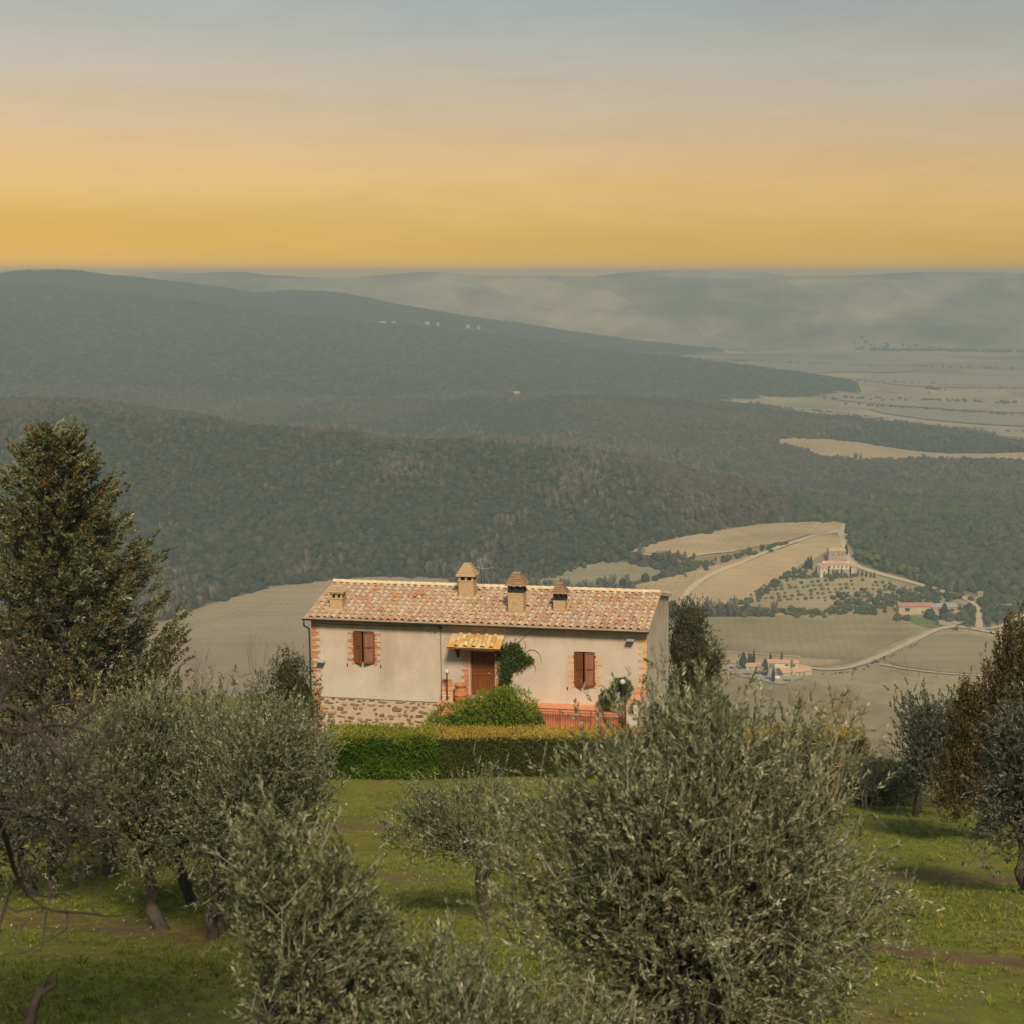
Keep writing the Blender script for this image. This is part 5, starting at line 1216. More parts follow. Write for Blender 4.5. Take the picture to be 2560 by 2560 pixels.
# hedges
def hedge(lab, x0, x1, ya, yb, h, n, leaf, wd, fm, tm, seed, dir_=None, rough=.05, name='hedge'):
    rng = np.random.default_rng(seed); z0 = Hs(x0, ya)-.05; T = thing(name, lab, 'hedge', ((x0+x1)/2, (ya+yb)/2, z0), 0, 'hedges before the house')
    hx, hy = (x1-x0)/2, (yb-ya)/2; e = .16
    MB().box((-hx+e, -hy+e, -1.2), (hx-e, hy-e, h-e)).build('inner_twigs', twigcore, T)
    A_ = np.array([2*hx*h, 2*hx*2*hy, 2*hy*h, 2*hy*h]); f = rng.choice(4, n, p=A_/A_.sum())
    a_, b_ = rng.uniform(-1, 1, n), rng.uniform(0, 1, n)
    O = np.zeros((n, 3)); nn = np.zeros((n, 3))
    k = f == 0; O[k] = np.stack([a_[k]*hx, np.full(k.sum(), -hy), b_[k]*h], 1); nn[k] = (0, -1, .15)
    k = f == 1; O[k] = np.stack([a_[k]*hx, (b_[k]*2-1)*hy, np.full(k.sum(), h)], 1); nn[k] = (0, 0, 1)
    k = f == 2; O[k] = np.stack([np.full(k.sum(), -hx), a_[k]*hy, b_[k]*h], 1); nn[k] = (-1, 0, .15)
    k = f == 3; O[k] = np.stack([np.full(k.sum(), hx), a_[k]*hy, b_[k]*h], 1); nn[k] = (1, 0, .15)
    bul = rough*(fbm(O[:, 0]*1.3+seed, O[:, 2]*1.3+O[:, 1], seed, 3)); O = O-nn*(rng.uniform(.0, .13, n)-bul)[:, None]
    O[:, 2] = np.where(f != 1, np.minimum(O[:, 2], h-.02), O[:, 2]); O[f != 1] -= nn[f != 1]*(np.clip((O[f != 1][:, 2:3]-h+.12)/.12, 0, 1)*.05)
    d = unit(nn*.55+rng.normal(0, .5, O.shape)+(np.array(dir_) if dir_ else np.array([0, 0, .25])))
    for part, sel, mt in (('front_foliage', f != 1, fm), ('top_foliage', f == 1, tm)):
        V = sprays(O[sel], d[sel], rng.uniform(.7, 1.3, sel.sum())*leaf*2, 5, leaf, wd, rng, .7, 0)
        if part == 'front_foliage':
            patch_ = fbm(O[sel][:, 0]*.55+3, O[sel][:, 2]*1.1, seed+5, 3); ti = .58+.50*patch_
        else: ti = .55+.35*fbm(O[sel][:, 0]*.8, O[sel][:, 1]*.8, seed+9, 3)
        tint = np.clip(np.repeat(ti, 5)+rng.normal(0, .13, sel.sum()*5), 0, 1)
        link(part, leaf_mesh(part, V, tint), mt, T)
    return T
hg_green = leafmat('leyland_green', [(0, (.03, .062, .007)), (.4, (.07, .135, .010)), (.75, (.14, .23, .018)), (1, (.25, .33, .035))], .5, .25)
hg_gtop = leafmat('leyland_top', [(0, (.15, .16, .02)), (.5, (.24, .25, .03)), (1, (.34, .33, .05))], .5, .25)
hg_front = leafmat('clipped_hedge_front', [(0, (.17, .065, .022)), (.10, (.12, .06, .018)), (.24, (.055, .075, .010)), (.6, (.085, .115, .013)), (1, (.15, .175, .022))], .6, .2, .2)
hg_top = leafmat('clipped_hedge_top', [(0, (.28, .19, .035)), (.45, (.40, .28, .045)), (1, (.50, .38, .08))], .6, .2, .2)
hedge('feathery bright green hedge section at the left, below the stone base', -8.1, -3.45, 66.3, 68.0, 1.78, 9500, .12, .05, hg_green, hg_gtop, 61, dir_=(.55, -.1, .3), rough=.22)
hedge('long clipped hedge with golden flat top in front of the terrace', -3.50, 15.4, 66.4, 68.1, 1.88, 17000, .08, .034, hg_front, hg_top, 62, rough=.06)

# ivy on the wall right of the door
ivy_m = leafmat('ivy_leaf', [(0, (.025, .055, .014)), (.5, (.06, .105, .022)), (.85, (.11, .15, .035)), (1, (.19, .19, .06))], .4, .25)
ivy = thing('climbing_ivy', 'green ivy with bare tendrils climbing the wall right of the door', 'ivy', (HX, HY, HZ), -HYAW)
rng = np.random.default_rng(71); st = [[(9.42, -.02, -.12), (9.38, -.03, .4), (9.48, -.03, 1.0), (9.55, -.03, 1.5), (9.5, -.04, 2.0), (9.75, -.05, 2.4)], [(9.5, -.03, 1.3), (9.9, -.04, 1.7), (10.3, -.05, 2.05), (10.55, -.04, 2.35), (10.85, -.03, 2.35), (11.1, -.02, 2.1), (11.15, -.02, 1.75)],
  [(10.2, -.04, 1.95), (10.6, -.04, 1.85), (10.9, -.03, 1.5), (10.85, -.02, 1.25)], [(9.7, -.04, 2.3), (10.1, -.03, 2.7), (10.6, -.02, 3.15), (10.9, -.02, 3.3)], [(10.3, -.05, 2.1), (10.45, -.05, 2.55), (10.35, -.03, 2.75)]]
paths = []
for s_ in st:
    P = np.array(s_); 
    for _ in range(2): P = np.concatenate([P[:1], np.stack([P[:-1]*.75+P[1:]*.25, P[:-1]*.25+P[1:]*.75], 1).reshape(-1, 3), P[-1:]])
    paths.append(P)
tubes('stems', paths, [np.linspace(.018, .006, len(p)) for p in paths], bare_m, ivy, 5)
lm = [(9.42, .35, .22, .35), (9.40, .75, .22, .35), (9.48, 1.15, .28, .35), (9.62, 1.55, .36, .35), (9.45, 2.05, .36, .35), (9.72, 2.35, .36, .30), (9.95, 1.75, .33, .28), (10.25, 1.95, .32, .25), (10.5, 1.85, .22, .18), (10.05, 2.35, .22, .2)]
O = []; 
for u, w_, r, r2 in lm:
    k = int(300*r*r2/.1); q = rng.normal(0, .5, (k, 2)); O.append(np.stack([u+q[:, 0]*r, -rng.uniform(.01, .2, k), w_+q[:, 1]*r2], 1))
O = np.concatenate(O); d = unit(rng.normal(0, .5, O.shape)+np.array([0, -.5, -.2])); V = sprays(O, d, rng.uniform(.08, .16, len(O)), 4, .075, .06, rng, .9, 0)
link('leaves', leaf_mesh('leaves', V, np.clip(rng.normal(.5, .25, len(V)), 0, 1)), ivy_m, ivy)

# conifer at the left
def conifer(lab, px, y, H_, rmax, seed, nb=210):
    rng = np.random.default_rng(seed); loc = gl(px, y); T = thing('conifer', lab, 'conifer', loc)
    tubes('trunk', [wig(np.zeros(3), np.array([.15, 0, H_-.3]), 12, .006, rng)], [np.linspace(.26, .02, 12)], bark, T, 9)
    bp_, br_, O, D, W_ = [], [], [], [], []
    for i in range(nb):
        z = H_*(.10+.89*(i/nb)**.9); f = 1-(z/H_); r = rmax*(f**.70)*(.5+.60*rng.random()**1.2)+.22
        a_ = i*2.399+rng.normal(0, .3); dirv = np.array([math.cos(a_), math.sin(a_), 0]); rise = .10+.5*(1-f)+rng.normal(0, .08)
        n = 8; t_ = np.linspace(0, 1, n)[:, None]; P = np.array([0, 0, z])+dirv*r*t_+np.array([0, 0, 1.])*(r*(rise*t_*.7-.22*np.sin(np.pi*t_*.9)+.30*t_**2.5))
        bp_.append(P); br_.append(np.linspace(.03*(.4+f), .006, n))
        m_ = int(9+r*13)
        for k in range(m_):
            tt = .15+.85*rng.random()**.7; p = np.array([np.interp(tt, t_[:, 0], P[:, c_]) for c_ in range(3)]); sd = rng.choice([-1, 1]); perp = np.array([-dirv[1], dirv[0], 0])*sd
            dd = unit((dirv*rng.uniform(.3, 1)+perp*rng.uniform(.2, 1.0)*(1.15-tt)+np.array([0, 0, rng.uniform(-.05, .7)]))[None])[0]
            O.append(p+rng.normal(0, .10, 3)); D.append(dd); W_.append(rng.uniform(.26, .55)*(.65+.5*f))
    tubes('branches', bp_, br_, bark, T, 5)
    O, D, W_ = np.array(O), np.array(D), np.array(W_); nl = 10
    V = sprays(O, D, W_, nl, .17, .062, rng, .8, .16)
    brown = rng.random(len(O)) < .12
    tint = np.where(brown, rng.uniform(.0, .12, len(O)), np.clip(rng.normal(.6, .2, len(O)), .2, 1)); tint = np.clip(np.repeat(tint, nl)+rng.normal(0, .07, len(O)*nl), 0, 1)
    link('crown', leaf_mesh('crown', V, tint), leafmat('conifer_needles', [(0, (.15, .085, .016)), (.13, (.12, .072, .016)), (.2, (.05, .058, .022)), (.5, (.105, .112, .044)), (.8, (.175, .185, .088)), (1, (.29, .30, .17))], .6, .15, .25), T)
conifer('big drooping conifer with rusty cones at the left above the olives', 160, 49, 13.1, 5.0, 81, 300)

# bare trees
def bare(name, lab, loc, H_, seed, depth=5, spread=.55, rad=.09, mat_=None, cat='bare tree', T=None, ups=.35, nb=3, stems=1, group=None, first=.35):
    rng = np.random.default_rng(seed); T = T or thing(name, lab, cat, loc, 0, group); big, small = ([], []), ([], [])
    def grow(p, d, L, r, k):
        q = p+d*L; P = wig(p, q, 5, .05, rng); tgt = big if r > .022 else small
        tgt[0].append(P); tgt[1].append(np.linspace(r, r*.62, 5))
        if k == 0: return
        for i in range(nb if k > 1 else nb+1):
            f = rng.uniform(.45, 1.0) if i else 1.0; s_ = p+(q-p)*f; nd = unit((d+rng.normal(0, spread, 3)+np.array([0, 0, ups*.5]))[None])[0]
            grow(s_, nd, L*rng.uniform(.55, .85), r*.6, k-1)
    for i in range(stems):
        a_ = 6.28*i/stems+seed; grow(np.array([math.cos(a_), math.sin(a_), 0])*.12*(stems > 1), unit(np.array([[.18*math.cos(a_)*(stems > 1), .18*math.sin(a_)*(stems > 1), 1]]))[0], H_*first, rad, depth)
    if big[0]: tubes('trunk', *big, mat_ or bare_m, T, 7)
    if small[0]: tubes('branches', *small, mat_ or bare_m, T, 3)
    return T
lich = plain('lichen_bark', (.27, .20, .10), .95, .3, 4, .5)
bare('bare_walnut_tree', 'leafless tree with yellowish lichen on its branches beyond the big olive', gl(2085, 64), 5.4, 91, 5, .6, .10, lich, nb=3, stems=2)
bare('bare_sapling', 'cluster of thin upright leafless saplings left of the house', gl(500, 60), 5.8, 92, 4, .28, .05, None, 'sapling', ups=1.0, nb=2, stems=5, first=.42)
bare('bare_sapling', 'leafless twiggy sapling nearest the left end of the house', gl(560, 63), 4.8, 93, 4, .3, .045, None, 'sapling', ups=.9, nb=2, stems=3, first=.4)
bare('bare_shrub', 'low leafless brown twig bush at the right of the valley view', gl(2180, 62.5), 3.2, 94, 5, .7, .04, None, 'shrub', nb=3, stems=4)

# bare fig tree at the left edge, crooked grey limbs
FIG = [([(-190, 2330), (-150, 2050), (-95, 1880), (0, 1763), (45, 1772), (76, 1795), (102, 1835), (147, 1888), (191, 1941), (231, 1968), (285, 1968), (320, 1990), (347, 2021), (400, 2044)], .040, .006),
 ([(76, 1790), (120, 1759), (165, 1754), (218, 1750)], .016, .007), ([(-95, 1880), (-40, 1830), (0, 1821), (31, 1832), (80, 1830), (120, 1812), (147, 1812), (178, 1817), (209, 1790), (225, 1782)], .026, .006),
 ([(178, 1817), (214, 1823), (236, 1843), (240, 1857), (227, 1879), (178, 1906)], .012, .005), ([(80, 1835), (93, 1875), (129, 1915), (156, 1941), (196, 1952), (267, 1941)], .014, .005),
 ([(231, 1968), (249, 1999), (267, 2026), (311, 2048)], .013, .006), ([(-150, 2050), (-60, 2020), (0, 2017), (45, 2021), (80, 2035), (111, 2053), (147, 2062), (165, 2102), (174, 2133), (147, 2168), (98, 2184), (40, 2195)], .022, .006),
 ([(174, 2133), (209, 2142), (249, 2159), (303, 2155)], .010, .004), ([(-150, 2050), (-40, 2030), (0, 2053), (18, 2106), (31, 2159), (45, 2199), (76, 2240), (116, 2275), (169, 2280), (231, 2284), (276, 2293), (334, 2280)], .032, .006),
 ([(116, 2278), (109, 2329), (105, 2373), (70, 2390)], .013, .005), ([(-40, 2030), (67, 2044), (120, 2035), (178, 2008), (214, 1990)], .014, .004), ([(-95, 1880), (-30, 1790), (0, 1757), (13, 1734), (0, 1659), (36, 1592), (58, 1556), (98, 1534), (133, 1538)], .026, .006),
 ([(0, 1694), (44, 1641), (85, 1619), (105, 1570)], .012, .004), ([(13, 1734), (27, 1699), (67, 1694), (125, 1676)], .012, .004), ([(36, 1592), (20, 1520), (40, 1460), (50, 1425)], .010, .003), ([(58, 1556), (120, 1500), (150, 1480)], .007, .003),
 ([(169, 2280), (170, 2310), (165, 2325)], .008, .004), ([(45, 2199), (10, 2260), (0, 2330)], .012, .005), ([(231, 1968), (300, 1935), (345, 1945)], .008, .003), ([(147, 1888), (130, 1850), (128, 1800)], .008, .003), ([(191, 1941), (160, 1985), (158, 2030)], .008, .003), ([(0, 1763), (-20, 1720), (20, 1650), (60, 1640)], .012, .004)]
x, y, z = gl(-190, 8.4); fig = thing('bare_fig_tree', 'leafless fig tree with crooked grey limbs reaching in from the left edge', 'fig tree', (x, y, z))
rng = np.random.default_rng(95); fp, fr, tp, tr = [], [], [], []
def depth_at(px, py): return 8.6+.5*math.sin(px*.011+1)+.5*math.sin(py*.009)
for l, r0, r1 in FIG:
    P = np.array([at(a_, b_, depth_at(a_, b_)) for a_, b_ in l])-np.array([x, y, z])
    P = np.concatenate([P[:1], np.stack([P[:-1]*.75+P[1:]*.25, P[:-1]*.25+P[1:]*.75], 1).reshape(-1, 3), P[-1:]])
    fp.append(P); fr.append(np.linspace(r0, r1, len(P))*.66*(1+.10*rng.normal(0, 1, len(P))).clip(.75, 1.3))
    for k in range(2, len(P)-1, 2):
        for _ in range(int(rng.integers(0, 3))):
            q = P[k]+unit(rng.normal(0, 1, (1, 3))+np.array([.35, 0, .25]))[0]*rng.uniform(.15, .55); w_ = wig(P[k], q, 6, .10, rng); tp.append(w_); tr.append(np.linspace(.0055, .002, 6))
            for j in (2, 3, 4):
                if rng.random() < .6: q2 = w_[j]+unit(rng.normal(0, 1, (1, 3))+np.array([.2, 0, .2]))[0]*rng.uniform(.08, .26); tp.append(wig(w_[j], q2, 4, .08, rng)); tr.append(np.linspace(.003, .0013, 4))
P = np.array([(0, 0, -.1), (.02, 0, .6), (.0, .02, 1.2)]); s0 = fp[0][0]; P = np.concatenate([P, [P[-1]*.4+s0*.6, s0]]); fp.append(P); fr.append(np.linspace(.12, .055, len(P)))
tubes('limbs', fp+tp, fr+tr, fig_m, fig, 7)
# pruned stub at the bottom left
x, y, z = gl(62, 10.5); stp = thing('pruned_stump', 'short pruned grey branch stub at the bottom left corner', 'stump', (x, y, z))
pp = [[at(60, 2760, 10.5), at(66, 2600, 10.4), at(80, 2529, 10.4), at(98, 2484, 10.45), at(138, 2462, 10.5), at(142, 2431, 10.5)], [at(74, 2545, 10.4), at(55, 2522, 10.35), at(38, 2506, 10.3)], [at(98, 2484, 10.45), at(115, 2450, 10.5), at(136, 2425, 10.5)]]
pp = [np.array(p)-np.array([x, y, z]) for p in pp]; pp[0] = np.concatenate([[[0, 0, -.05]], pp[0]])
tubes('stub', pp, [np.append(np.linspace(.07, .02, len(pp[0])-1), .002), np.array([.03, .022, .002]), np.array([.018, .012, .001])], fig_m, stp, 8)

# low dry stone wall at the end of the lawn
wl = [hit(2170, 1975), hit(2260, 1985), hit(2350, 2000), hit(2440, 2014), hit(2530, 2020)]
xa, xb = wl[0][0]-.5, wl[-1][0]+1.2
dw = thing('dry_stone_wall', 'low mossy dry stone wall at the far end of the lawn', 'wall', ((xa+xb)/2, 62.6, Hs((xa+xb)/2, 62.6)))
MB().box((xa-(xa+xb)/2, .08, -.6), (xb-(xa+xb)/2, .45, .30)).build('wall_core', plain('earth_core', (.10, .08, .05), .95, .3, 5, .6), dw)
wstone = randmat('wall_stone', [(0, (.15, .12, .085)), (.5, (.22, .175, .125)), (.85, (.28, .24, .17)), (1, (.16, .16, .07))], .95, .3, 7, .6)
wst = []
for i in range(6):
    q = stone_mesh(100+i); q.materials.clear(); q.materials.append(wstone); wst.append(q)
for r in range(4):
    x = xa-(xa+xb)/2
    while x < xb-(xa+xb)/2:
        l = rnd.uniform(.22, .5); o = link('stone', rnd.choice(wst), None, dw); o.location = (x+l/2, .04+.03*r+rnd.uniform(-.03, .03), -.12+.14*r+rnd.uniform(-.02, .02)); o.scale = (l*1.02, .14, .17*rnd.uniform(.8, 1.15)); o.rotation_euler = (0, rnd.uniform(-.12, .12), 0); x += l*.97

# grass tufts and fallen leaves
rng = np.random.default_rng(101)
def tuft(seed):
    r = np.random.default_rng(seed); n = 9; a_ = r.uniform(0, 6.28, n); d = unit(np.stack([np.cos(a_)*.5, np.sin(a_)*.5, r.uniform(.6, 1.2, n)], 1)); o = np.stack([r.normal(0, .25, n), r.normal(0, .25, n), np.zeros(n)], 1)
    V = quads_from(o, d, r.uniform(.6, 1.2, n), np.full(n, .10), unit(np.cross(d, r.normal(0, 1, d.shape))), r.normal(.1, .2, n)); return leaf_mesh('tuft', V, np.full(n, .5))
gr_m = foliage_rand('grass_blade', [(0, (.085, .12, .016)), (.45, (.15, .19, .024)), (.8, (.21, .22, .04)), (1, (.29, .24, .10))], .6); tfs = [tuft(i) for i in range(4)]
for q in tfs: q.materials.append(gr_m)
nG = 95000; yy = 15+(66-15)*rng.random(nG)**1.15; xx = yy*rng.uniform(-.36, .36, nG)
k = (rng.random(nG) > soil_mask(xx, yy)*1.2) & (fbm(xx*.35, yy*.35, 201, 3) > -.22+rng.normal(0, .15, nG)) & ~((yy > 63.8) & (xx > -8.2)); xx, yy = xx[k], yy[k]
scatter('grass', np.stack([xx, yy, H(xx, yy)-.008], 1), np.where(rng.random(len(xx)) < .04, rng.uniform(.10, .24, len(xx)), rng.uniform(.035, .10, len(xx))), rng.uniform(0, 6.28, len(xx)), tfs, kind='stuff', label='short patchy green grass of the olive grove', category='grass')
def litter(seed):
    r = np.random.default_rng(seed); d = unit(np.array([[1., 0, .25]])); return leaf_mesh('dead_leaf', quads_from(np.zeros((1, 3)), d, np.array([1.]), np.array([.45]), np.array([[0, 1., 0]]), np.array([.2])), np.full(1, .5))
lt = [litter(i) for i in range(2)]; lit_m = foliage_rand('dead_leaf', [(0, (.16, .09, .04)), (.6, (.30, .20, .11)), (1, (.45, .38, .27))], .8)
for q in lt: q.materials.append(lit_m)
nL = 5000; yy = 15+45*rng.random(nL); xx = yy*rng.uniform(-.36, .36, nL)
scatter('leaf_litter', np.stack([xx, yy, H(xx, yy)+.035], 1), rng.uniform(.03, .08, nL), rng.uniform(0, 6.28, nL), lt, tilt=rng.normal(0, .4, (nL, 2)), kind='stuff', label='dead leaves scattered over the grove grass', category='leaves')
# ------------------------------------------------------------------ farms, villa and traffic in the valley
cream = plain('cream_render', (.66, .56, .37), .95, .12, .25, 0); ochre = plain('ochre_render', (.50, .39, .25), .95, .15, .25, 0); stonew = plain('stone_wall_far', (.40, .32, .23), .95, .2, .4, 0)
rf_tan = plain('roof_tan_far', (.50, .31, .185), .95, .2, .4, 0); rf_red = plain('roof_red_far', (.40, .185, .13), .95, .12, .3, 0); rf_grey = plain('roof_grey_far', (.33, .30, .26), .95, .15, .3, 0)
win_far = plain('window_dark_far', (.05, .055, .06), .4, .1, 1, 0); green_far = plain('green_door_far', (.12, .19, .17), .6, .1, 1, 0)
def building(name, lab, loc, w, d, h, rh, yaw, wm, rm, wins=(), doors=(), base=None, group=None, cat='building', hip=False):
    T = thing(name, lab, cat, loc, yaw, group)
    mb = MB().box((-w/2, -d/2, -3), (w/2, d/2, h)); mb.prism([(-d/2, h-.001), (d/2, h-.001), (0, h+rh)], 0, -w/2+.001, w/2-.001); mb.build('wall', wm, T)
    if base: MB().box((-w/2-.08, -d/2-.08, -3), (w/2+.08, d/2+.08, h*.45)).build('lower_storey', base, T)
    o = .6; r = MB(); e = w*.18 if hip else 0; sl_ = rh/(d/2); z0 = h-sl_*o+.05
    for s_ in (-1, 1):
        a_ = [(-w/2-o, s_*(d/2+o), z0), (w/2+o, s_*(d/2+o), z0), (w/2+o-e, 0, h+rh+.05), (-w/2-o+e, 0, h+rh+.05)]
        r.add(a_+[(x, y, z+.35) for x, y, z in a_], [(0, 1, 2, 3), (7, 6, 5, 4), (0, 4, 5, 1), (1, 5, 6, 2), (3, 7, 4, 0)])
    r.build('roof', rm, T)
    for u, z, ww, hh in wins: MB().box((u-ww/2, -d/2-.14, z), (u+ww/2, -d/2+.2, z+hh)).build('window', win_far, T)
    for u, ww, hh in doors: MB().box((u-ww/2, -d/2-.16, -.2), (u+ww/2, -d/2+.2, hh)).build('door', green_far, T)
    return T
def L3(px, py, dz=0):
    p = hit(px, py); return (p[0], p[1], p[2]+dz)
yv = math.atan2(-.06, 1)
def rel(T_loc, dx, dy): return (T_loc[0]+dx, T_loc[1]+dy, Hs(T_loc[0]+dx, T_loc[1]+dy))
v = L3(2088, 1430)
building('villa', 'large cream villa with tan roof above the cypress row on the knoll', v, 26, 11, 8.6, 2.4, yv, cream, rf_tan, [(u, 5.4, 1.3, 1.7) for u in (-10, -6, -2, 2, 6, 10)], [(-8, 2.6, 3.2), (-1, 4, 3.4), (6, 3, 3.2)], base=stonew, cat='villa', hip=True)
building('villa_wing', 'cream gabled wing at the left end of the villa', rel(v, -15, -1), 9, 13, 7.6, 2.4, yv+.5, cream, rf_tan, [(-2, 4.6, 1.2, 1.6), (2, 4.6, 1.2, 1.6)], [(0, 2.4, 3)], cat='villa wing', hip=True)
building('villa_wing', 'cream end block at the right of the villa', rel(v, 16, 0), 8, 11, 6.8, 2.2, yv-.4, cream, rf_tan, [(0, 4.2, 1.2, 1.6)], [(-1, 2.4, 3)], cat='villa wing', hip=True)
building('stone_tower_house', 'taller brown stone house rising behind the villa', rel(v, 4, 16), 17, 12, 12.5, 2.6, yv, stonew, rf_tan, [(-4, 8.5, 1.2, 1.6), (1, 8.5, 1.2, 1.6), (5, 8.5, 1.2, 1.6)], [], cat='house', hip=True)
fa = L3(1958, 1672)
building('farm_barn', 'long cream barn with green doors at the lower farm', L3(1957, 1668), 25, 9, 4.6, 1.6, -.12, cream, rf_tan, [(3, 2.2, 3, 1.4), (9, 2.2, 2.5, 1.4)], [(-9.5, 5, 3.6), (8, 4, 3)])
building('farm_house', 'low tan roofed farmhouse in front of the cream barn', L3(1985, 1686), 26, 12, 3.6, 2.4, .28, ochre, rf_tan, [(-5, 1.4, 1.4, 1.2), (2, 1.4, 1.4, 1.2)], [(6, 2, 2.4)])
building('farm_shed', 'small shed with half red roof beside the farm cypresses', L3(1882, 1672), 13, 9, 3.2, 1.6, .05, ochre, rf_tan, [(-3, 1.2, 1.4, 1)], [(2, 2.6, 2.4)])
building('tin_shed', 'red sheet roofed lean-to next to the farm shed', L3(1902, 1674), 7, 7, 3.0, 1.0, .05, ochre, rf_red, [], [(0, 3, 2.2)])
building('red_barn', 'long ochre barn with red roof by the valley wood', L3(2288, 1532), 34, 10, 7.2, 2.4, .03, ochre, rf_red, [(-9, 2.6, 4.4, 3.2)], [(6, 3, 3)])
building('stone_farmhouse', 'stone farmhouse with pale roof beside the red roofed barn', L3(2356, 1534), 24, 12, 7.4, 2.2, .1, stonew, rf_grey, [(-6, 4.4, 1.3, 1.5), (-1, 4.4, 1.3, 1.5), (7, 3.4, 3.6, 2.6)], [(-3, 2, 2.4), (8, 2, 2.4)])
sh = thing('open_shed', 'open sided vehicle shed near the brown cypress in the valley', 'shed', L3(2508, 1520), .02)
MB().box((-9, -4, 3.6), (9, 4, 4.1)).build('roof', rf_grey, sh); MB().box((-8.6, 3.4, -1), (8.6, 3.7, 3.6)).build('back_wall', win_far, sh)
for x_ in (-8.4, -2.8, 2.8, 8.4): MB().box((x_-.25, -3.6, -1), (x_+.25, -3.1, 3.6)).build('post', cream, sh)
for i, (px, py, w_, lab) in enumerate([(957, 812, 22, 'pale farm building at the left of the far hillside hamlet'), (985, 812, 16, 'small pale house second from left in the far hillside hamlet'), (1068, 812, 20, 'pale house in the middle of the far hillside hamlet'), (1095, 814, 14, 'small tan house in the middle of the far hillside hamlet'), (1170, 820, 18, 'pale house near the right of the far hillside hamlet'), (1196, 822, 16, 'last pale house at the right of the far hillside hamlet'), (1292, 992, 14, 'lone farmhouse on the wooded ridge above the roof'), (2330, 985, 20, 'lone farmhouse among dark trees on the pale plain')]):
    building('far_house', lab, L3(px, py, 2 if i < 7 else 0), w_*.8, w_*.5, 7, 2.4, .1*(i % 3), ochre if i % 2 == 0 else stonew, rf_tan, [(-w_*.25, 4, 1.6, 1.8), (w_*.2, 4, 1.6, 1.8)], [], group='far houses', cat='house')

# cypresses and pines
cy_f = foliage_rand('far_cypress', [(0, (.018, .030, .018)), (1, (.035, .048, .026))]); pine_f = foliage_rand('far_pine', [(0, (.07, .10, .025)), (1, (.11, .135, .04))])
def crown_mesh(seed, prof, n=12, rows=10, amp=.16):
    r = np.random.default_rng(seed); V = []; F = []
    for i in range(rows+1):
        z = i/rows; rad_ = prof(z)
        for k in range(n): a_ = 2*math.pi*k/n+.3*(i % 2); q = rad_*(1+amp*r.normal()); V.append((q*math.cos(a_), q*math.sin(a_), z+.02*r.normal()))
    for i in range(rows):
        for k in range(n): F.append((i*n+k, i*n+(k+1) % n, (i+1)*n+(k+1) % n, (i+1)*n+k))
    return arrays_mesh('crown', np.array(V), quads=np.array(F))
ORD = ['first', 'second', 'third', 'fourth', 'fifth', 'sixth', 'seventh', 'eighth', 'ninth', 'tenth', 'eleventh', 'twelfth', 'thirteenth', 'fourteenth', 'fifteenth', 'sixteenth']
cyps = [crown_mesh(i, lambda z: .11*(max(0, math.sin(math.pi*min(1, z*.93+.07)))**.75)*(1.15-.5*z)) for i in range(3)]
pins = [crown_mesh(10+i, lambda z: .55*math.sqrt(max(0, 1-(2*z-1)**2))+.01, 12, 6, .14) for i in range(3)]
for q in cyps: q.materials.append(cy_f)
for q in pins: q.materials.append(pine_f)
trk = MB().tube([(0, 0, -.02), (0, 0, .25)], [.016, .012], 6).mesh('trunk'); trk.materials.append(bark)
trp = MB().tube([(0, 0, -.02), (0, 0, .6)], [.03, .022], 6).mesh('trunk'); trp.materials.append(bark)
rng = np.random.default_rng(301)
def cypress(px, py, h, lab, group=None, wide=1.0, loc=None):
    T = thing('cypress_tree', lab, 'cypress', loc or L3(px, py, -.2), rng.uniform(0, 6), group); T.scale = (h*wide, h*wide, h); link('crown', cyps[rng.integers(0, 3)], None, T); link('trunk', trk, None, T)
for i in range(15):
    px = 2040+i*10.5+rng.normal(0, 1.5); cypress(px, 1437+.012*(px-2040)+max(0, px-2130)*.12, rng.uniform(8, 11.5) if px < 2130 else rng.uniform(6, 9), '%s slim dark cypress from the left in the row before the pale villa' % ORD[i], 'cypress row before the villa')
for px, h, w_ in ((2020, 13, 'middle'), (2027, 14, 'right and tallest'), (2014, 10, 'left and shortest')): cypress(px, 1422, h, '%s dark cypress of the clump left of the pale villa' % w_, 'cypress clump left of the villa', 1.3)
cypress(2115, 1388, 13, 'dark cypress beside the road behind the villa', None, 1.4)
cypress(1858, 1672, 15, 'broad dark cypress left of the shed at the lower farm', None, 2.0)
for px, h, w_ in ((1872, 11, 'left'), (1877, 10.5, 'middle'), (1884, 13, 'right and tallest')): cypress(px, 1660, h, '%s slim cypress of the trio behind the small shed' % w_, 'cypress trio at the lower farm')
cypress(1912, 1690, 16, 'tall cypress in front of the red lean-to at the lower farm', None, 1.6); cypress(1933, 1706, 13, 'cypress among the machines in the lower farm yard', None, 1.1)
cypress(1926, 1656, 9, 'small cypress behind the left end of the cream barn', None, 1.3); cypress(1954, 1650, 8.5, 'small cypress behind the roof of the cream barn'); cypress(2360, 1543, 14.5, 'broad dark cypress before the stone farmhouse', None, 2.3)
P = hits([(2148, 1404), (2170, 1412), (2210, 1424), (2260, 1440), (2320, 1458), (2375, 1476)]); 
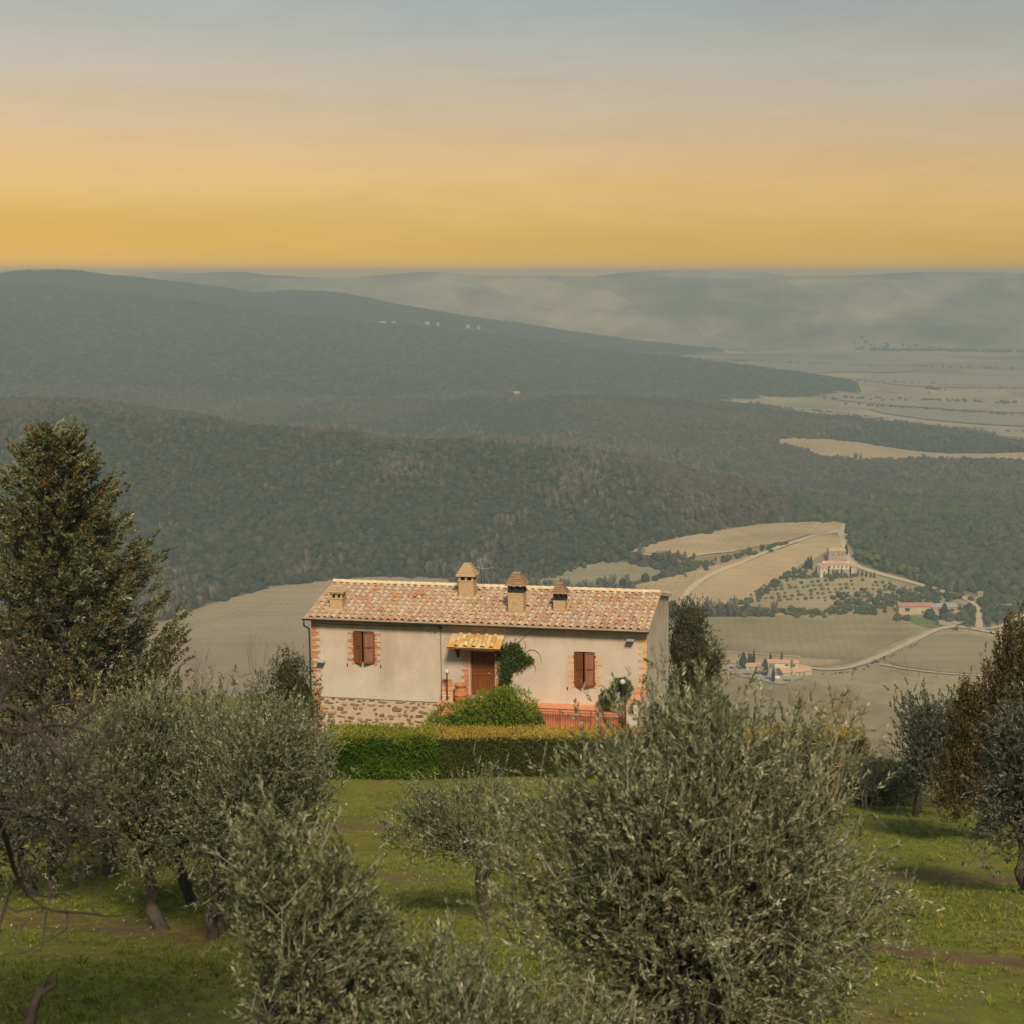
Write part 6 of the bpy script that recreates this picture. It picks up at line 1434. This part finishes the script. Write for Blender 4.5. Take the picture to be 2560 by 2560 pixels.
for i in range(16):
    f = i/15*(len(P)-1); k = min(int(f), len(P)-2); q = P[k]+(P[k+1]-P[k])*(f-k)+np.array([rng.normal(0, 2), rng.normal(4, 2), 0]); h = rng.uniform(9, 12)
    T = thing('umbrella_pine', '%s light green umbrella pine from the villa in the road avenue' % ORD[i], 'pine', (q[0], q[1], Hs(q[0], q[1])-.2), rng.uniform(0, 6), 'umbrella pines along the villa road'); T.scale = (h*.6, h*.6, h*.62)
    o = link('crown', pins[i % 3], None, T, loc=(0, 0, .55)); link('trunk', trp, None, T)
for i, (px, py, h) in enumerate([(2130, 1640, 9), (2232, 1680, 9), (2268, 1690, 17), (2298, 1694, 12), (2342, 1696, 16), (2398, 1700, 14), (2440, 1702, 15)]):
    bare('valley_tree', '%s leafless tree from the left along the lower field track' % ORD[i], L3(px, py), h, 310+i, 5, .5, h*.022, None, 'bare tree', nb=2, group='leafless trees along the field track')

# vehicles, a few pixels each
paint = {}
def pm(c):
    if c not in paint: paint[c] = plain('paint_%s' % c, dict(white=(.80, .79, .75), red=(.45, .07, .05), blue=(.06, .10, .20), green=(.06, .16, .09), teal=(.08, .22, .24), silver=(.5, .5, .5), pink=(.55, .28, .22), dark=(.06, .06, .07))[c], .35, .08, 1, 0, .5)
    return paint[c]
wheel_m = MB().tube([(0, -.11, 0), (0, .11, 0)], .32, 12).mesh('wheel'); wheel_m.materials.append(plain('tyre', (.03, .03, .03), .8, .1, 3, 0))
def car(lab, px, py, col, yaw, kind='car'):
    T = thing('parked_%s' % kind, lab, kind, L3(px, py, .55), yaw, 'vehicles parked in the valley'); z = .32
    if kind == 'car':
        MB().prism([(-2.1, z), (2.1, z), (2.15, .75), (1.2, .92), (-2.0, .95), (-2.15, .7)], 1, -.86, .86).build('body', pm(col), T)
        MB().prism([(-1.75, .94), (1.1, .92), (.45, 1.45), (-1.3, 1.47)], 1, -.76, .76).build('window_glass', glass_m, T); MB().box((-1.25, -.72, 1.455), (.42, .72, 1.50), .01).build('roof', pm(col), T)
        wh = [(-1.3, s_*.8) for s_ in (-1, 1)]+[(1.3, s_*.8) for s_ in (-1, 1)]; rs = 1
    elif kind == 'van':
        MB().prism([(-2.5, z), (2.5, z), (2.55, 1.0), (1.7, 1.9), (1.4, 2.05), (-2.5, 2.05)], 1, -.95, .95).build('body', pm(col), T); MB().prism([(1.52, 1.25), (2.36, 1.22), (1.76, 1.84), (1.50, 1.86)], 1, -.97, .97).build('window_glass', glass_m, T)
        wh = [(-1.6, s_*.85) for s_ in (-1, 1)]+[(1.6, s_*.85) for s_ in (-1, 1)]; rs = 1.1
    elif kind == 'tractor':
        MB().prism([(-.4, .7), (1.9, .6), (1.95, 1.35), (-.2, 1.5)], 1, -.4, .4).build('bonnet', pm(col), T); MB().prism([(-1.5, .9), (-.2, .9), (-.25, 2.4), (-1.3, 2.4)], 1, -.7, .7).build('cab', glass_m, T); MB().box((-1.45, -.78, 2.41), (-.15, .78, 2.55), .02).build('cab_roof', pm('white'), T)
        wh = [(-.95, -.85, 2.4), (-.95, .85, 2.4), (1.3, -.7, 1.5), (1.3, .7, 1.5)]; rs = 1
    else:
        MB().box((-3.4, -1.15, .95), (3.4, 1.15, 1.15), .02).build('bed', pm(col), T); MB().box((3.4, -.08, .9), (4.8, .08, 1.0)).build('drawbar', pm('dark'), T); MB().box((-3.4, -1.15, 1.15), (-3.3, 1.15, 1.7)).build('headboard', pm(col), T)
        wh = [(-1.2, -1.0, 1.3), (-1.2, 1.0, 1.3), (1.2, -1.0, 1.3), (1.2, 1.0, 1.3)]; rs = 1
    for q in wh:
        k = q[2] if len(q) > 2 else rs; o = link('wheel', wheel_m, None, T, loc=(q[0], q[1], .32*k)); o.scale = (k,)*3
for a_ in [('red tractor at the left end of the lower farm yard', 1830, 1673, 'red', .3, 'tractor'), ('teal tractor before the broad cypress at the lower farm', 1851, 1674, 'teal', .2, 'tractor'), ('pinkish flatbed trailer along the near edge of the farm yard', 1845, 1688, 'pink', -.08, 'trailer'), ('small teal tractor near the tall farm cypress', 1891, 1686, 'teal', 1.2, 'tractor'),
  ('blue car parked before the low farmhouse', 1951, 1688, 'blue', .5, 'car'), ('green trailer between the two yard cypresses', 1922, 1698, 'green', .1, 'trailer'), ('white van at the near corner of the lower farm yard', 1944, 1698, 'white', .1, 'van'), ('grey trailer at the near end of the lower farm yard', 1969, 1704, 'dark', -.2, 'trailer'), ('white car among machines in the middle of the farm yard', 1897, 1692, 'white', -.3, 'car'), ('green trailer beside the pinkish trailer', 1869, 1688, 'green', .1, 'trailer'),
  ('white car parked left in front of the red roofed barn', 2294, 1537, 'white', .2, 'car'), ('white car parked right in front of the red roofed barn', 2305, 1540, 'white', -.2, 'car'), ('white van parked by the stone farmhouse corner', 2334, 1537, 'white', .3, 'van'), ('dark car just left of the farmhouse cypress', 2350, 1546, 'dark', .2, 'car'), ('pale car at the foot of the farmhouse cypress', 2357, 1550, 'silver', .3, 'car'), ('white car right of the farmhouse cypress', 2371, 1547, 'white', .6, 'car'),
  ('white van under the open vehicle shed', 2505, 1515, 'white', .1, 'van'), ('white car before the open vehicle shed', 2511, 1522, 'white', .5, 'car'), ('red car at the right end of the open vehicle shed', 2532, 1522, 'red', .2, 'car'), ('silver car behind the red car by the vehicle shed', 2540, 1516, 'silver', .2, 'car')]: car(*a_)
